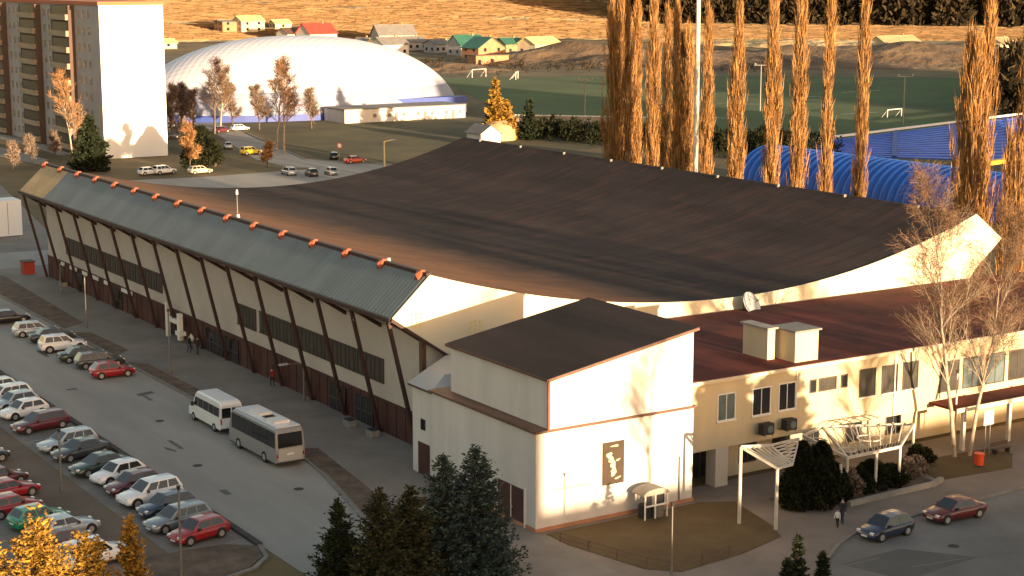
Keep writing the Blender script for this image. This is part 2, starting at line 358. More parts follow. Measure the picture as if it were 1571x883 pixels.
# footway beside the hall
sheet('pavement', ccw([(54.2, 330), (54.2, 114), (53.5, 109.4), (51.1, 98.4), (48.4, 84), (47, 60), (52, 60), (57, 72), (60.5, 78.5), (59.2, 80), (59.2, 105), (62.9, 110), (62.9, 204), (70, 215), (90, 330)]), 0.10, 'paving', 0.1)
for pts in ([(54.4, 134.5), (55.9, 135.2), (55.7, 151.4), (54.4, 153.2)], [(54.4, 156.5), (56.3, 158.3), (56.0, 168.5), (54.4, 169.5)],
            [(54.4, 172.0), (57.0, 174.0), (58.3, 207.0), (54.4, 212.0)], [(54.4, 117.2), (56.2, 116.2), (54.8, 106), (52.6, 93), (50.6, 80), (48.8, 80), (51.3, 98.4), (53.7, 109.4)]):
    sheet('grass_verge', ccw(pts), 0.125, 'verge', 0.1)
# road end seen beyond the hall's far corner
sheet('side_road', ccw([(54.2, 212), (90, 214), (90, 222), (54.2, 226)]), 0.112, 'asphalt', 0.01)
# front area
sheet('street', ccw([(47, -40), (130, -40), (170, 82), (150, 81), (94, 79.8), (78, 79.2), (74.3, 77.6), (69, 74), (62, 69), (56, 62), (47, 50)]), 0.02, 'street_asphalt')
sheet('pavement', ccw([(56, 62), (62, 69), (69, 74), (74.3, 77.6), (78, 79.2), (94, 79.8), (150, 81), (150, 92.5), (72.2, 92.5), (72.2, 90), (59.2, 90), (59.2, 80), (60.5, 78.5), (57, 72), (52.1, 60)]), 0.098, 'paving_warm', 0.1)
kerb('kerb_line', [(56, 62), (62, 69), (69, 74), (74.3, 77.6), (78, 79.2), (94, 79.8), (150, 81)], 0.2, 0.13)
sheet('lawn', ccw([(59.6, 86.8), (59.6, 89.4), (72.4, 89.4), (74.6, 88.2), (73.2, 82.5), (72.2, 80.7), (68, 79.5), (62.6, 78.9), (61, 80.5)]), 0.125, 'lawn', 0.1)
sheet('planting_bed', ccw([(91.6, 87.8), (90.4, 84.2), (97.4, 83.6), (100.4, 86.2), (99.8, 88.2), (95, 88.6)]), 0.125, 'lawn', 0.1)
sheet('planting_bed', ccw([(77, 84.0), (90, 84.0), (90, 87.4), (77, 87.4)]), 0.13, 'verge', 0.1)
sheet('road_patch', [tuple(G(x, y)[:2]) for x, y in [(1290, 866), (1380, 842), (1500, 855), (1390, 890)]][::-1], 0.026, 'patch')
for a, c in (((1290, 870), (1350, 856)), ((1400, 870), (1571, 842))):
    L, Rr = strip([G(*a), G(*c)], 0.12); sheet('road_marking', ccw([tuple(Rr[0]), tuple(Rr[1]), tuple(L[1]), tuple(L[0])]), 0.032, 'bay_asphalt')
# behind the hall
sheet('back_car_park', ccw([(104, 268), (150, 262), (160, 283), (152, 296), (120, 294), (106, 296)]), 0.03, 'asphalt')
sheet('back_road', ccw([(152, 262), (160, 290), (149, 312), (163, 372), (172, 420), (166, 420), (157, 376), (141, 318), (140, 300), (150, 292), (146, 270)]), 0.035, 'asphalt')
kerb('kerb_line', [(160.4, 290), (149.3, 312), (163.3, 372)], 0.5, 0.15, 'kerb')
sheet('side_path', ccw([tuple(G(x, y)[:2]) for x, y in [(0, 240), (60, 252), (75, 245), (0, 225)]]), 0.03, 'concrete')
sheet('side_path', ccw([tuple(G(x, y)[:2]) for x, y in [(0, 213), (40, 222), (90, 238), (110, 236), (45, 214), (0, 205)]]), 0.03, 'concrete')
sheet('meadow', ccw([(163, 290), (152.5, 312), (166, 372), (176, 425), (260, 425), (300, 380), (262, 340), (215, 300)]), 0.015, 'meadow')
sheet('meadow', ccw([(132, 332), (138, 322), (155, 376), (164, 420), (172, 470), (120, 470), (131, 420)]), 0.015, 'meadow')
# pitches
sheet('sports_pitch', ccw([tuple(G(x, y)[:2]) for x, y in [(672, 120), (780, 178), (925, 180), (1190, 222), (1345, 208), (1640, 168), (1640, 122), (1200, 116), (915, 116)]]), 0.04, 'pitch_grass')
def pline(pts, wd=0.5, nm='pitch_line'):
    L, Rr = strip([G(*p) for p in pts], wd); q = [tuple(p) for p in Rr] + [tuple(p) for p in L[::-1]]
    sheet(nm, ccw(q), 0.055, 'paint_line')
for pts in ([(1085, 143), (1180, 146)], [(1100, 158), (1170, 160)], [(1235, 148), (1275, 148)], [(1290, 142), (1350, 138)], [(1290, 175), (1345, 172)], [(1090, 180), (1130, 182)]):
    pline(pts)

def GT(x, y):
    z = 0.0
    for _ in range(40):
        p = G(x, y, z); z += (ground_h(p[0], p[1]) - z) * 0.4
    return p
# soil mounds
def mound(cx, cy, rx, ry, h, rot, seed, m='soil'):
    rnd = random.Random(seed); ph = [rnd.uniform(0, 6) for _ in range(6)]; n = 44; vs = []; fs = []
    for j in range(n + 1):
        for i in range(n + 1):
            u, v = i / n * 2 - 1, j / n * 2 - 1; r = math.hypot(u, v)
            k = max(0, 1 - r) ; k = k * k * (3 - 2 * k)
            k *= 1 + 0.28 * math.sin(u * 5 + ph[0]) * math.sin(v * 4 + ph[1]) + 0.14 * math.sin(u * 13 + ph[2] + v * 3) * math.sin(v * 11 + ph[3])
            x, y = u * rx, v * ry; c, s = math.cos(rot), math.sin(rot)
            X, Y = cx + x * c - y * s, cy + x * s + y * c
            vs.append((X, Y, ground_h(X, Y) + k * h - 0.3))
    for j in range(n):
        for i in range(n): a = j * (n + 1) + i; fs.append((a, a + 1, a + n + 2, a + n + 1))
    b = MB(); b.add(vs, fs, 0, True); o = b.build('mound', m, center=False); o['kind'] = 'structure'; return o
p = GT(1390, 96); mound(p[0], p[1], 85, 60, 8.5, -0.6, 3)
p = GT(1240, 98); mound(p[0], p[1], 90, 55, 6.5, -0.6, 4)
p = GT(1460, 84); mound(p[0], p[1], 60, 60, 5, -0.6, 5)
p = GT(900, 96); mound(p[0], p[1], 90, 40, 7, -0.6, 6)
p = GT(1050, 100); mound(p[0], p[1], 80, 40, 7, -0.6, 8)
p = GT(690, 108); mound(p[0], p[1], 40, 22, 3, -0.6, 7)

# ------------------------------------------------------------------ HALL
HY0, HY1 = 111.2, 204.6
XC = 93.5
def zr(x): return 9.1 + (x - XC) ** 2 * (0.00518 if x < XC else 0.0060)
hall = empty('sports_hall', (93, 158, 0), 'large ice hall with a sagging dark roof, beige walls and slanting dark red struts', 'sports hall')
b = MB(); N = 40; xs = [63.3 + (122.4 - 63.3) * i / N for i in range(N + 1)]
XB = 81.5
for lo, hi, mi in ((0, N, 0),):
    pass
ysr = [HY0 - 0.15 + (HY1 + 0.3 - HY0) * j / 12 for j in range(13)]
def roofpart(x0, x1, slot, bb, n):
    xx = [x0 + (x1 - x0) * i / n for i in range(n + 1)]
    nn = len(xx)
    vs = [(x, y, zr(x)) for y in ysr for x in xx]
    bb.add(vs, [(j * nn + i, j * nn + i + 1, (j + 1) * nn + i + 1, (j + 1) * nn + i) for j in range(len(ysr) - 1) for i in range(n)], slot, True)
    for y, s in ((ysr[0], 1), (ysr[-1], -1)):
        vs = [(x, y, zr(x)) for x in xx] + [(x, y, zr(x) - 0.4) for x in xx]
        bb.add(vs, [(i, i + nn, i + nn + 1, i + 1) for i in range(n)], slot)
    vs = [(x, y, zr(x) - 0.4) for y in (ysr[0], ysr[-1]) for x in xx]
    bb.add(vs, [(i, nn + i, nn + i + 1, i + 1) for i in range(n)], slot)
roofpart(63.3, 122.4, 0, b, 52)
b.build('roof', 'hall_roofing', hall)
b = MB()
for y0, y1 in ((118, 121), (150, 151.5), (176, 180)):
    pass
# corrugated eave panels (ribs run down the slope)
def eave(xr, zr_, xe, ze, y0, y1, m, nm='eave_panel'):
    b = MB(); n = max(2, int((y1 - y0) / 0.55)); vs = []
    for i in range(n * 4 + 1):
        y = y0 + (y1 - y0) * i / (n * 4); k = (0, 0.05, 0.05, 0)[i % 4] if i < n * 4 else 0
        vs += [(xr, y, zr_ + k), (xe, y, ze + k), (xe, y, ze - 0.18), (xr, y, zr_ - 0.3)]
    fs = []
    for i in range(n * 4):
        a = i * 4; c = a + 4
        fs += [(a + 1, a, c, c + 1), (a + 2, a + 1, c + 1, c + 2), (a, a + 3, c + 3, c)]
        fs += [(a + 3, a + 2, c + 2, c + 3)]
    k = n * 16
    fs += [(0, 1, 2, 3), (k + 3, k + 2, k + 1, k)]
    b.add(vs, fs); return b.build(nm, m, hall)
eave(63.25, 13.80, 60.0, 10.8, HY0 + 0.05, 195.5, 'metal_panel')
tp = eave(63.25, 13.80, 60.0, 10.8, 195.5, HY1, 'tan_panel'); tp['label'] = 'far end of the eave panels with sunlight painted in as tan'  # tan colour stands in for sun on the last bay
eave(122.45, 14.10, 126.0, 11.5, HY0 + 0.05, HY1, 'metal_panel')
# ridge flashing and rust-red beam ends
b = MB(); b.box(63.1, 63.5, HY0 - 0.1, HY1 + 0.1, 13.55, 13.98); b.build('ridge_cap', 'strut_brown', hall)
b = MB(); b.box(59.82, 60.1, HY0 - 0.1, HY1 + 0.1, 10.45, 10.75); b.build('gutter', 'strut_brown', hall)
# gable fascia boards
def fascia(y0, y1):
    xs = [63.3 + (122.4 - 63.3) * i / 30 for i in range(31)]
    top = [(60.02, 10.82)] + [(x, zr(x) - 0.02 if 63.4 < x < 122.3 else zr(x) - 0.05) for x in xs] + [(125.98, 11.55)]
    bot = [(122.6, 8.9), (121.0, 7.0), (65.6, 7.0)]
    pts = top + bot
    b = MB(); n = len(pts)
    # triangulated as strips against a lower line
    def low(x):
        if x < 65.6: return 10.82 - (x - 60.02) * (3.82 / 5.58)
        if x > 122.6: return 8.9 + (x - 122.6) * (2.65 / 3.38)
        if x > 121: return 7.0 + (x - 121) * (1.9 / 1.6)
        return 7.0
    xx = sorted(set([60.02, 65.6, 121.0, 122.6, 125.98] + xs))
    def up(x):
        if x < 63.3: return 10.82 + (x - 60.02) * ((zr(63.3) - 10.82) / 3.28)
        if x > 122.4: return zr(122.4) - (x - 122.4) * ((zr(122.4) - 11.55) / 3.58)
        return zr(x) - 0.02
    for a, c in zip(xx[:-1], xx[1:]):
        q = [(a, low(a)), (c, low(c)), (c, up(c) + 0.05), (a, up(a) + 0.05)]
        vs = [(p[0], y0, p[1]) for p in q] + [(p[0], y1, p[1]) for p in q]
        b.add(vs, [(0, 1, 2, 3), (7, 6, 5, 4), (0, 4, 5, 1), (3, 2, 6, 7)])
    return b.build('gable_fascia', 'fascia_white', hall)
fascia(HY0 - 0.30, HY0 - 0.18)
b = MB(); b.beam((59.9, HY0 - 0.34, 10.70), (65.6, HY0 - 0.34, 6.86), 0.14, 0.22); b.build('fascia_trim', 'strut_brown', hall)
# walls
b = MB(); b.box(62.9, 63.2, 111.6, 203.8, 2.7, 8.95); b.box(63.2, 121.8, 111.55, 111.85, 0, 8.6); b.box(63.2, 121.8, 203.6, 203.9, 0, 8.6)
b.box(121.8, 122.1, 111.6, 203.8, 0, 9.3)
b.add([(60.1, HY0, 10.6), (63.2, HY0, 8.8), (63.2, HY1, 8.8), (60.1, HY1, 10.6)], [(0, 1, 2, 3)])
b.add([(125.9, HY0, 11.3), (121.9, HY0, 8.9), (121.9, HY1, 8.9), (125.9, HY1, 11.3)], [(3, 2, 1, 0)])
b.build('wall', 'wall_beige', hall)
b = MB(); b.box(62.86, 63.24, 111.5, 111.95, 0, 8.9); b.build('corner_post', 'flashing', hall)
b = MB(); b.box(62.82, 63.2, 112.0, 203.9, 0, 2.68)
for i in range(60):
    y = 112.6 + i * 1.52; b.box(62.77, 62.82, y, y + 0.07, 0.05, 2.66)
b.box(62.74, 62.9, 112.0, 203.9, 2.68, 2.80)
pl = b.build('plinth', 'dark_red', hall)
# doors / dark glazing in the plinth
for y0, y1 in ((119.5, 122.4), (124.4, 127.2), (146.5, 149.5), (150.2, 154.2), (161, 163.4), (178, 181), (190, 193)):
    b = MB(); b.box(62.70, 62.80, y0, y1, 0.15, 2.35, 0); n = int((y1 - y0) / 0.95)
    for i in range(n + 1):
        yy = y0 + (y1 - y0) * i / n; b.box(62.67, 62.72, yy - 0.04, yy + 0.04, 0.15, 2.35, 1)
    b.box(62.67, 62.72, y0, y1, 1.15, 1.22, 1)
    b.build('door', ['glass_dark', 'frame_brown'], hall)
# upper window bands
wins = [(117.7 + i * 1.5, 4.05, 6.1) for i in range(16)] + [(142.4 + i * 1.42, 4.0, 6.05) for i in range(3)] + [(165.8 + i * 1.56, 3.9, 5.9) for i in range(20)]
b = MB(); b.box(-0.05, 0.0, 0.0, 1.46, 0, 2.02, 0); b.box(-0.10, -0.05, 0, 0.07, 0, 2.02, 1); b.box(-0.10, -0.05, 0.70, 0.75, 0, 2.02, 1)
b.box(-0.10, -0.05, 0.07, 1.46, 0, 0.08, 1); b.box(-0.10, -0.05, 0.07, 1.46, 1.94, 2.02, 1)
wm = b.mesh('window', ['window_grey', 'frame_brown'])
for i, (y, z0, z1) in enumerate(wins):
    o = bpy.data.objects.new('window', wm); COL.objects.link(o); o.parent = hall; o.location = Vector((62.9, y, z0)) - WLOC[hall.name]
    o.scale = (1, 1, (z1 - z0) / 2.02)
# small white panels along the top of the plinth near the far end
for y0, y1 in ((185.2, 187.6), (189.0, 190.6), (192.6, 195.0), (197.2, 198.6), (182.0, 183.2), (174.4, 177.6)):
    b = MB(); b.box(62.60, 62.72, y0, y1, 2.35, 2.75); b.build('sign_panel', 'frame_white', hall)
# struts and beam ends
for k in range(16):
    y = 112.0 + 6.14 * k
    if k == 15: y = 204.0
    b = MB(); b.beam((60.2, y, 10.55), (62.66, y, 0.0), 0.24, 0.34); b.beam((60.05, y, 10.62), (62.9, y, 8.75), 0.22, 0.3)
    b.build('strut', 'strut_brown', hall)
    b = MB(); b.add([(62.72, y - 0.30, 13.35), (62.72, y + 0.30, 13.35), (63.4, y - 0.28, 14.1), (63.4, y + 0.28, 14.1), (62.6, y, 13.8), (63.0, y - 0.3, 14.16), (63.0, y + 0.3, 14.16)],
                     [(0, 4, 1), (0, 5, 4), (4, 6, 1), (4, 5, 6), (5, 2, 3, 6), (0, 2, 5), (1, 6, 3), (0, 1, 3, 2)])
    b.build('beam_end', 'orange_metal', hall)
# grilles / vents on the gable
for x0 in (61.35,):
    b = MB()
    for i in range(3):
        for j in range(4): b.box(61.6 + i * 0.38, 61.75 + i * 0.38, HY0 - 0.34, HY0 - 0.30, 9.95 + j * 0.3, 10.13 + j * 0.3)
    b.build('vent', 'pole_yellow', hall)
b = MB()
for i in range(3):
    for j in range(5): b.box(66.8 + i * 0.42, 67.0 + i * 0.42, HY0 - 0.34, HY0 - 0.30, 8.3 + j * 0.34 + (i % 2) * 0.1, 8.5 + j * 0.34 + (i % 2) * 0.1)
b.build('vent', 'pole_yellow', hall)
# roof drains / lightning rods
for x, y in ((66.6, 154.5), (65.2, 121.0)):
    b = MB(); b.tube((x, y, zr(x)), (x, y, zr(x) + 0.35), 0.18, 0.14); b.build('roof_vent', 'frame_white', hall)
for i in range(9):
    y = 118 + i * 10.2; b = MB(); b.box(121.8, 122.1, y - 0.14, y + 0.14, zr(122) - 0.05, zr(122) + 0.25); b.build('roof_anchor', 'tile_grey', hall)
b = MB(); b.tube((71.5, 166, zr(71.5)), (71.5, 166, zr(71.5) + 2.2), 0.06, 0.04); b.tube((71.5, 166, zr(71.5) + 2.0), (71.5, 166, zr(71.5) + 2.5), 0.14, 0.1, m=1)
o = b.build('antenna', ['pole_grey', 'frame_white'])
tag(o, 'short rod antenna with a pale tip on the hall roof', 'antenna')
# satellite dish on the gable
dr = empty('satellite_dish', (94.4, 110.6, 8.0), 'pale round dish fixed to the white gable above the red flat roof', 'satellite dish')
b = MB(); rings = 5; n = 20; vs = []
dn = Vector((0.25, -0.85, 0.5)).normalized(); du = dn.cross(Vector((0, 0, 1))).normalized(); dv = dn.cross(du)
c0 = Vector((94.0, 109.9, 8.55))
for i in range(rings + 1):
    r = 1.1 * i / rings
    for j in range(n):
        t = 2 * math.pi * j / n; vs.append(c0 + du * r * math.cos(t) + dv * r * math.sin(t) + dn * (0.28 * (i / rings) ** 2))
fs = [(i * n + j, i * n + (j + 1) % n, (i + 1) * n + (j + 1) % n, (i + 1) * n + j) for i in range(rings) for j in range(n)]
b.add(vs, fs, 0, True); ob = b.build('reflector', 'dish', dr); s_ = ob.modifiers.new('thick', 'SOLIDIFY'); s_.thickness = 0.04
b = MB(); b.tube(c0, (94.2, 110.9, 7.9), 0.06); b.tube((94.2, 110.9, 7.0), (94.2, 110.9, 8.6), 0.05); b.build('bracket', 'pole_grey', dr)
b = MB(); b.tube(c0 - dv * 0.9 + dn * 0.2, c0 + dn * 0.95, 0.025); b.tube(c0 + dn * 0.9, c0 + dn * 1.1, 0.07); b.build('feed_arm', 'pole_grey', dr)

# ------------------------------------------------------------------ FRONT BLOCK
fb = empty('white_block', (66, 96, 0), 'tall white rendered block with a dark sloping roof on the hall corner', 'building')
b = MB(); b.box(59.2, 72.2, 90.0, 103.6, 0.35, 6.8); b.build('lower_wall', 'wall_white', fb)
b = MB(); b.prismY([(60.2, 6.95), (72.1, 6.95), (72.1, 12.25), (60.2, 10.25)], 90.02, 102.6); b.build('upper_wall', 'wall_white', fb)
b = MB(); b.box(59.0, 72.35, 89.82, 103.8, 6.8, 6.95); b.build('ledge', 'flashing', fb)
b = MB(); b.prismY([(59.95, 10.24), (72.35, 12.33), (72.35, 12.50), (59.95, 10.41)], 89.75, 102.9); b.build('roof', 'roof_bitumen', fb)
b = MB(); b.beam((59.95, 89.72, 10.30), (72.35, 89.72, 12.39), 0.07, 0.20); b.beam((59.92, 89.75, 10.30), (59.92, 102.9, 10.30), 0.07, 0.18); b.build('roof_edge', 'flashing', fb)
b = MB(); b.tube((60.10, 89.90, 10.2), (60.10, 89.90, 6.95), 0.10); b.build('downpipe', 'orange_metal', fb)
b = MB(); b.box(59.12, 72.28, 89.92, 103.7, 0, 0.35); b.build('plinth', 'brick', fb)
b = MB(); b.box(59.14, 59.75, 89.95, 90.0, 0.35, 6.8); b.build('corner_pilaster', 'wall_white', fb)
b = MB(); b.box(59.13, 59.2, 91.3, 94.6, 0.1, 2.65, 0); b.box(59.10, 59.13, 92.9, 92.98, 0.1, 2.65, 1); b.box(59.08, 59.2, 91.15, 91.3, 0.1, 2.8, 1); b.box(59.08, 59.2, 94.6, 94.75, 0.1, 2.8, 1)
d_ = b.build('door', ['dark_red', 'frame_white'], fb); MB().box(59.05, 59.10, 92.7, 92.8, 1.1, 1.25).build('handle', 'alloy', d_)
b = MB(); b.box(60.4, 63.4, 89.93, 90.0, 2.75, 2.83); b.build('wall_conduit', 'pole_yellow', fb)
b = MB(); b.tube((71.0, 89.9, 0.4), (71.0, 89.9, 3.5), 0.05); b.build('downpipe', 'pole_grey', fb)
an = empty('stair_annex', (61.5, 105.5, 0), 'low annex with a pale rounded lid roof and a narrow dark red door', 'annex')
b = MB(); b.prism(ccw([(59.6, 107.2), (59.6, 103.8), (60.6, 103.62), (68, 103.62), (68, 111.4), (64.0, 111.4)]), 0.0, 6.55); b.build('wall', 'wall_white', an)
b = MB(); pts = ccw([(59.3, 107.4), (59.3, 103.9), (60.6, 103.64), (68, 103.64), (68, 111.45), (63.8, 111.45)]); b.prism(pts, 6.55, 6.72, 1)
top = [((p[0] - 65.5) * 0.72 + 65.5, (p[1] - 107.5) * 0.72 + 107.5) for p in pts]; n = len(pts)
b.add([(p[0], p[1], 6.72) for p in pts] + [(p[0], p[1], 7.6) for p in top], [(i, (i + 1) % n, n + (i + 1) % n, n + i) for i in range(n)] + [tuple(range(n, 2 * n))], 0, False)
b.build('roof', ['dish', 'frame_brown'], an)
b = MB(); b.box(59.53, 59.6, 104.7, 106.3, 0.1, 2.5); b.build('door', 'dark_red', an)
b = MB(); b.box(59.53, 59.6, 105.3, 105.9, 3.5, 4.3); b.build('window', 'glass_dark', an)
b = MB(); b.tube((59.5, 103.7, 0.2), (59.5, 103.7, 6.6), 0.08); b.build('downpipe', 'frame_brown', an)

# poster
b = MB(); b.box(64.5, 66.25, 89.90, 89.96, 2.45, 5.4, 0)
po = b.build('poster', 'poster_dark'); tag(po, 'dark brown poster with a pale figure on the white front wall', 'poster')
b = MB()
for cx, cz, rx, rz, rot in ((65.0, 4.5, 0.24, 0.20, 0.4), (65.18, 4.15, 0.22, 0.22, -0.5), (65.32, 3.8, 0.20, 0.26, -0.3), (65.38, 3.4, 0.22, 0.24, 0.1), (65.3, 3.15, 0.14, 0.16, 0.4), (65.72, 4.1, 0.18, 0.06, 0.3), (65.45, 5.1, 0.34, 0.06, 0.0), (65.7, 2.85, 0.26, 0.06, 0.25)):
    n = 14; vs = []
    for j in range(n):
        t = 2 * math.pi * j / n; r = 1 + 0.18 * math.sin(3 * t + cx * 9)
        x, z = rx * r * math.cos(t), rz * r * math.sin(t); vs.append((cx + x * math.cos(rot) - z * math.sin(rot), 89.885 - len(b.v) * 0.00004, cz + x * math.sin(rot) + z * math.cos(rot)))
    b.add(vs, [tuple(range(n))])
b.build('printed_figure', 'poster_light', po)

# ------------------------------------------------------------------ OFFICE WING
ow = empty('office_wing', (95, 100, 0), 'two storey cream office wing with a dark red flat roof', 'building')
b = MB(); OY = 91.6
b.box(72.25, 97.4, OY, 109.8, 2.95, 7.85); b.box(97.4, 132, OY, 109.8, 3.6, 7.85); b.box(77.9, 132, OY + 1.9, 109.8, 0, 3.6)
b.build('wall', 'wall_cream', ow)
b = MB(); b.box(72.25, 132.2, OY - 0.25, 110.0, 7.85, 8.10); b.build('roof_edge', 'fascia_white', ow)
b = MB(); b.box(72.4, 132.1, OY - 0.1, 110.5, 8.10, 8.14); b.build('roof', 'roof_red', ow)
b = MB()
for x in (75.6,): b.box(x, x + 1.15, OY + 0.02, OY + 1.1, 0, 2.95)
b.build('pillar', 'wall_beige', ow)
b = MB(); b.box(72.3, 77.9, OY + 3.0, OY + 3.2, 0, 2.95, 0)
for i in range(6): b.box(72.5 + i * 1.0, 72.58 + i * 1.0, OY + 2.95, OY + 3.0, 0, 2.95, 1)
b.build('entrance_glazing', ['glass_dark', 'frame_brown'], ow)
def win(x0, x1, z0, z1, gm, fm='frame_white', sill=True, y=OY, split=1):
    b = MB(); b.box(x0, x1, y - 0.01, y + 0.05, z0, z1, 0); t = 0.09
    b.box(x0 - t, x0, y - 0.06, y + 0.02, z0 - t, z1 + t, 1); b.box(x1, x1 + t, y - 0.06, y + 0.02, z0 - t, z1 + t, 1)
    b.box(x0, x1, y - 0.06, y + 0.02, z1, z1 + t, 1); b.box(x0, x1, y - 0.06, y + 0.02, z0 - t, z0, 1)
    for s in range(1, split + 1):
        xm = x0 + (x1 - x0) * s / (split + 1); b.box(xm - 0.03, xm + 0.03, y - 0.04, y - 0.01, z0, z1, 1)
    o = b.build('window', [gm, fm], ow)
    if sill: MB().box(x0 - 0.15, x1 + 0.15, y - 0.16, y - 0.06, z0 - 0.15, z0 - 0.07).build('sill', 'frame_white', o)
win(75.7, 77.2, 5.0, 6.85, 'glass_blue'); win(78.9, 80.5, 4.95, 6.85, 'glass_dark'); win(81.4, 82.9, 5.0, 6.9, 'glass_dark')
win(84.4, 84.9, 5.95, 6.8, 'glass_dark', 'frame_brown', False, split=0); win(85.3, 86.9, 5.95, 6.8, 'window_grey', 'frame_brown', False)
win(87.5, 88.0, 5.95, 6.8, 'glass_dark', 'frame_brown', False, split=0)
for x in (89.4, 91.7, 93.9): win(x, x + 1.5, 4.95, 6.95, 'window_grey', 'frame_brown')
for i in range(12):
    win(97.9 + i * 2.6, 99.9 + i * 2.6, 4.2, 6.5, 'glass_blue' if i % 3 else 'window_grey', 'frame_brown', False)
for x in (79.4, 82.6, 85.6, 90.0, 94.2): win(x, x + 1.5, 0.9, 2.3, 'glass_dark', 'frame_brown', False, y=OY + 1.9)
b = MB(); b.tube((92.95, OY - 0.08, 3.0), (92.95, OY - 0.08, 7.8), 0.06); b.build('downpipe', 'frame_white', ow)
b = MB(); b.tube((83.0, OY - 0.08, 5.0), (83.0, OY - 0.08, 7.8), 0.05); b.build('downpipe', 'frame_white', ow)
# roof huts
for x0, x1, y0, y1, h in ((82.35, 83.05, 94.1, 96.9, 2.3), (83.45, 85.7, 92.3, 94.7, 2.25)):
    r = empty('roof_hut', ((x0 + x1) / 2, (y0 + y1) / 2, 8.14), ('narrow' if x0 < 83 else 'wider') + ' cream roof hut on the red flat roof', 'roof hut', 'huts on the flat roof')
    MB().box(x0, x1, y0, y1, 8.14, 8.14 + h).build('wall', 'wall_cream', r)
    MB().box(x0 - 0.18, x1 + 0.18, y0 - 0.18, y1 + 0.18, 8.14 + h, 8.28 + h).build('roof', 'tile_grey' if x0 > 83 else 'concrete', r)
b = MB(); b.tube((78.6, 99, 8.14), (78.6, 99, 8.9), 0.22); b.tube((78.6, 99, 8.9), (78.6, 99, 9.0), 0.35, 0.2); b.build('roof_vent', 'frame_brown', ow)
# side canopy with posts
cn = empty('entrance_canopy', (112, 90, 0), 'long flat canopy on white posts before the right of the office wing', 'canopy')
MB().box(96.8, 130, 88.7, 91.55, 3.35, 3.55).build('canopy_roof', 'roof_red', cn)
MB().box(96.7, 130, 88.55, 88.7, 3.3, 3.62).build('canopy_edge', 'fascia_white', cn)
for x in (97.9, 103.0, 108.5, 114, 120): MB().box(x - 0.14, x + 0.14, 88.85, 89.15, 0.1, 3.35).build('post', 'pole_white', cn)
# air conditioners on brackets
for px, py in ((1175, 658), (1210, 651)):
    p = PYp(px, py, 90.9)
    a = empty('air_conditioner', (p[0], 90.9, p[2] - 0.35), ('left' if px < 1200 else 'right') + ' black boxed air conditioner on the cream wall above the white lattice', 'air conditioner', 'air conditioners on the office wall')
    MB().box(p[0] - 0.5, p[0] + 0.5, 90.55, 91.15, p[2] - 0.35, p[2] + 0.45).build('casing', 'plastic_black', a)
    b = MB(); b.tube((p[0] + 0.1, 90.50, p[2] + 0.05), (p[0] + 0.1, 90.55, p[2] + 0.05), 0.28, n=14); b.build('fan_grille', 'glass_blue', a)
    b = MB(); b.beam((p[0] - 0.35, 90.5, p[2] - 0.4), (p[0] - 0.35, 91.6, p[2] - 0.4), 0.05, 0.05); b.beam((p[0] + 0.35, 90.5, p[2] - 0.4), (p[0] + 0.35, 91.6, p[2] - 0.4), 0.05, 0.05); b.build('bracket', 'pole_grey', a)

# pergola, tall left part
pg = empty('tall_pergola', (72.5, 84, 0), 'tall white steel pergola with a zigzag lattice top over the lawn corner', 'pergola')
A = (71.7, 84.3); B_ = (72.9, 82.0)
for (x, y), h in ((A, 5.4), (B_, 4.3)):
    b = MB(); b.tube((x, y, 0.1), (x, y, h), 0.13, 0.11, n=10); b.build('post', 'pole_white', pg)
zP = lambda q, z: Vector(G(q[0], q[1], z))
q1 = Vector((71.7, 84.3, 5.4)); q2 = zP((1182, 683), 5.1); q3 = zP((1216, 712), 4.3); q4 = zP((1226, 672), 4.6); q5 = Vector((72.9, 82.0, 4.3))
b = MB(); b.beam(q1, q2, 0.16, 0.22); b.beam(q2, q3, 0.1, 0.14); b.beam(q2, q4, 0.1, 0.14); b.beam(q3, q4, 0.1, 0.14); b.beam(q1, q5, 0.12, 0.16); b.beam(q5, q3, 0.12, 0.16)

b.build('frame', 'pole_white', pg)
b = MB()
for i in range(7):
    t, u = i / 7, (i + 0.5) / 7
    b.beam(q2.lerp(q3, t), q4.lerp(q3, u), 0.06, 0.06); b.beam(q4.lerp(q3, u), q2.lerp(q3, min(1, (i + 1) / 7)), 0.06, 0.06)
for i in range(6):
    t, u = i / 6, (i + 0.5) / 6
    b.beam(q1.lerp(q2, t), q5.lerp(q3, u), 0.055, 0.055); b.beam(q5.lerp(q3, u), q1.lerp(q2, (i + 1) / 6), 0.055, 0.055)
b.build('lattice', 'pole_white', pg)
# low right part
pr_ = empty('low_pergola', (86, 87, 0), 'wide white steel pergola with hoops and lattice behind the dark yew', 'pergola')
zz = 3.0
c1, c2, c3, c4 = zP((1300, 702), zz), zP((1381, 685), zz), zP((1402, 650), zz), zP((1262, 655), zz)
c0_ = zP((1232, 668), zz + 0.3)
b = MB()
for a_, c_ in ((c1, c2), (c2, c3), (c3, c4), (c4, c1), (c4, c0_), (c0_, c1)): b.beam(a_, c_, 0.14, 0.2)
b.build('frame', 'pole_white', pr_)
for c_ in (c1, c2, c3, zP((1345, 693), zz), zP((1290, 712), zz - 0.1)):
    b = MB(); b.tube((c_[0], c_[1], 0.1), (c_[0], c_[1], c_[2]), 0.11, n=10); b.build('post', 'pole_white', pr_)
b = MB()
for i in range(10):
    t = i / 10; b.beam(c1.lerp(c2, t), c4.lerp(c3, t + 0.1), 0.05, 0.05); b.beam(c4.lerp(c3, t), c1.lerp(c2, t + 0.1), 0.05, 0.05)
for i in range(4):
    t = i / 4; b.beam(c4.lerp(c0_, t), c1.lerp(c0_, t + 0.25 if t < 0.75 else 1), 0.05, 0.05)
b.build('lattice', 'pole_white', pr_)
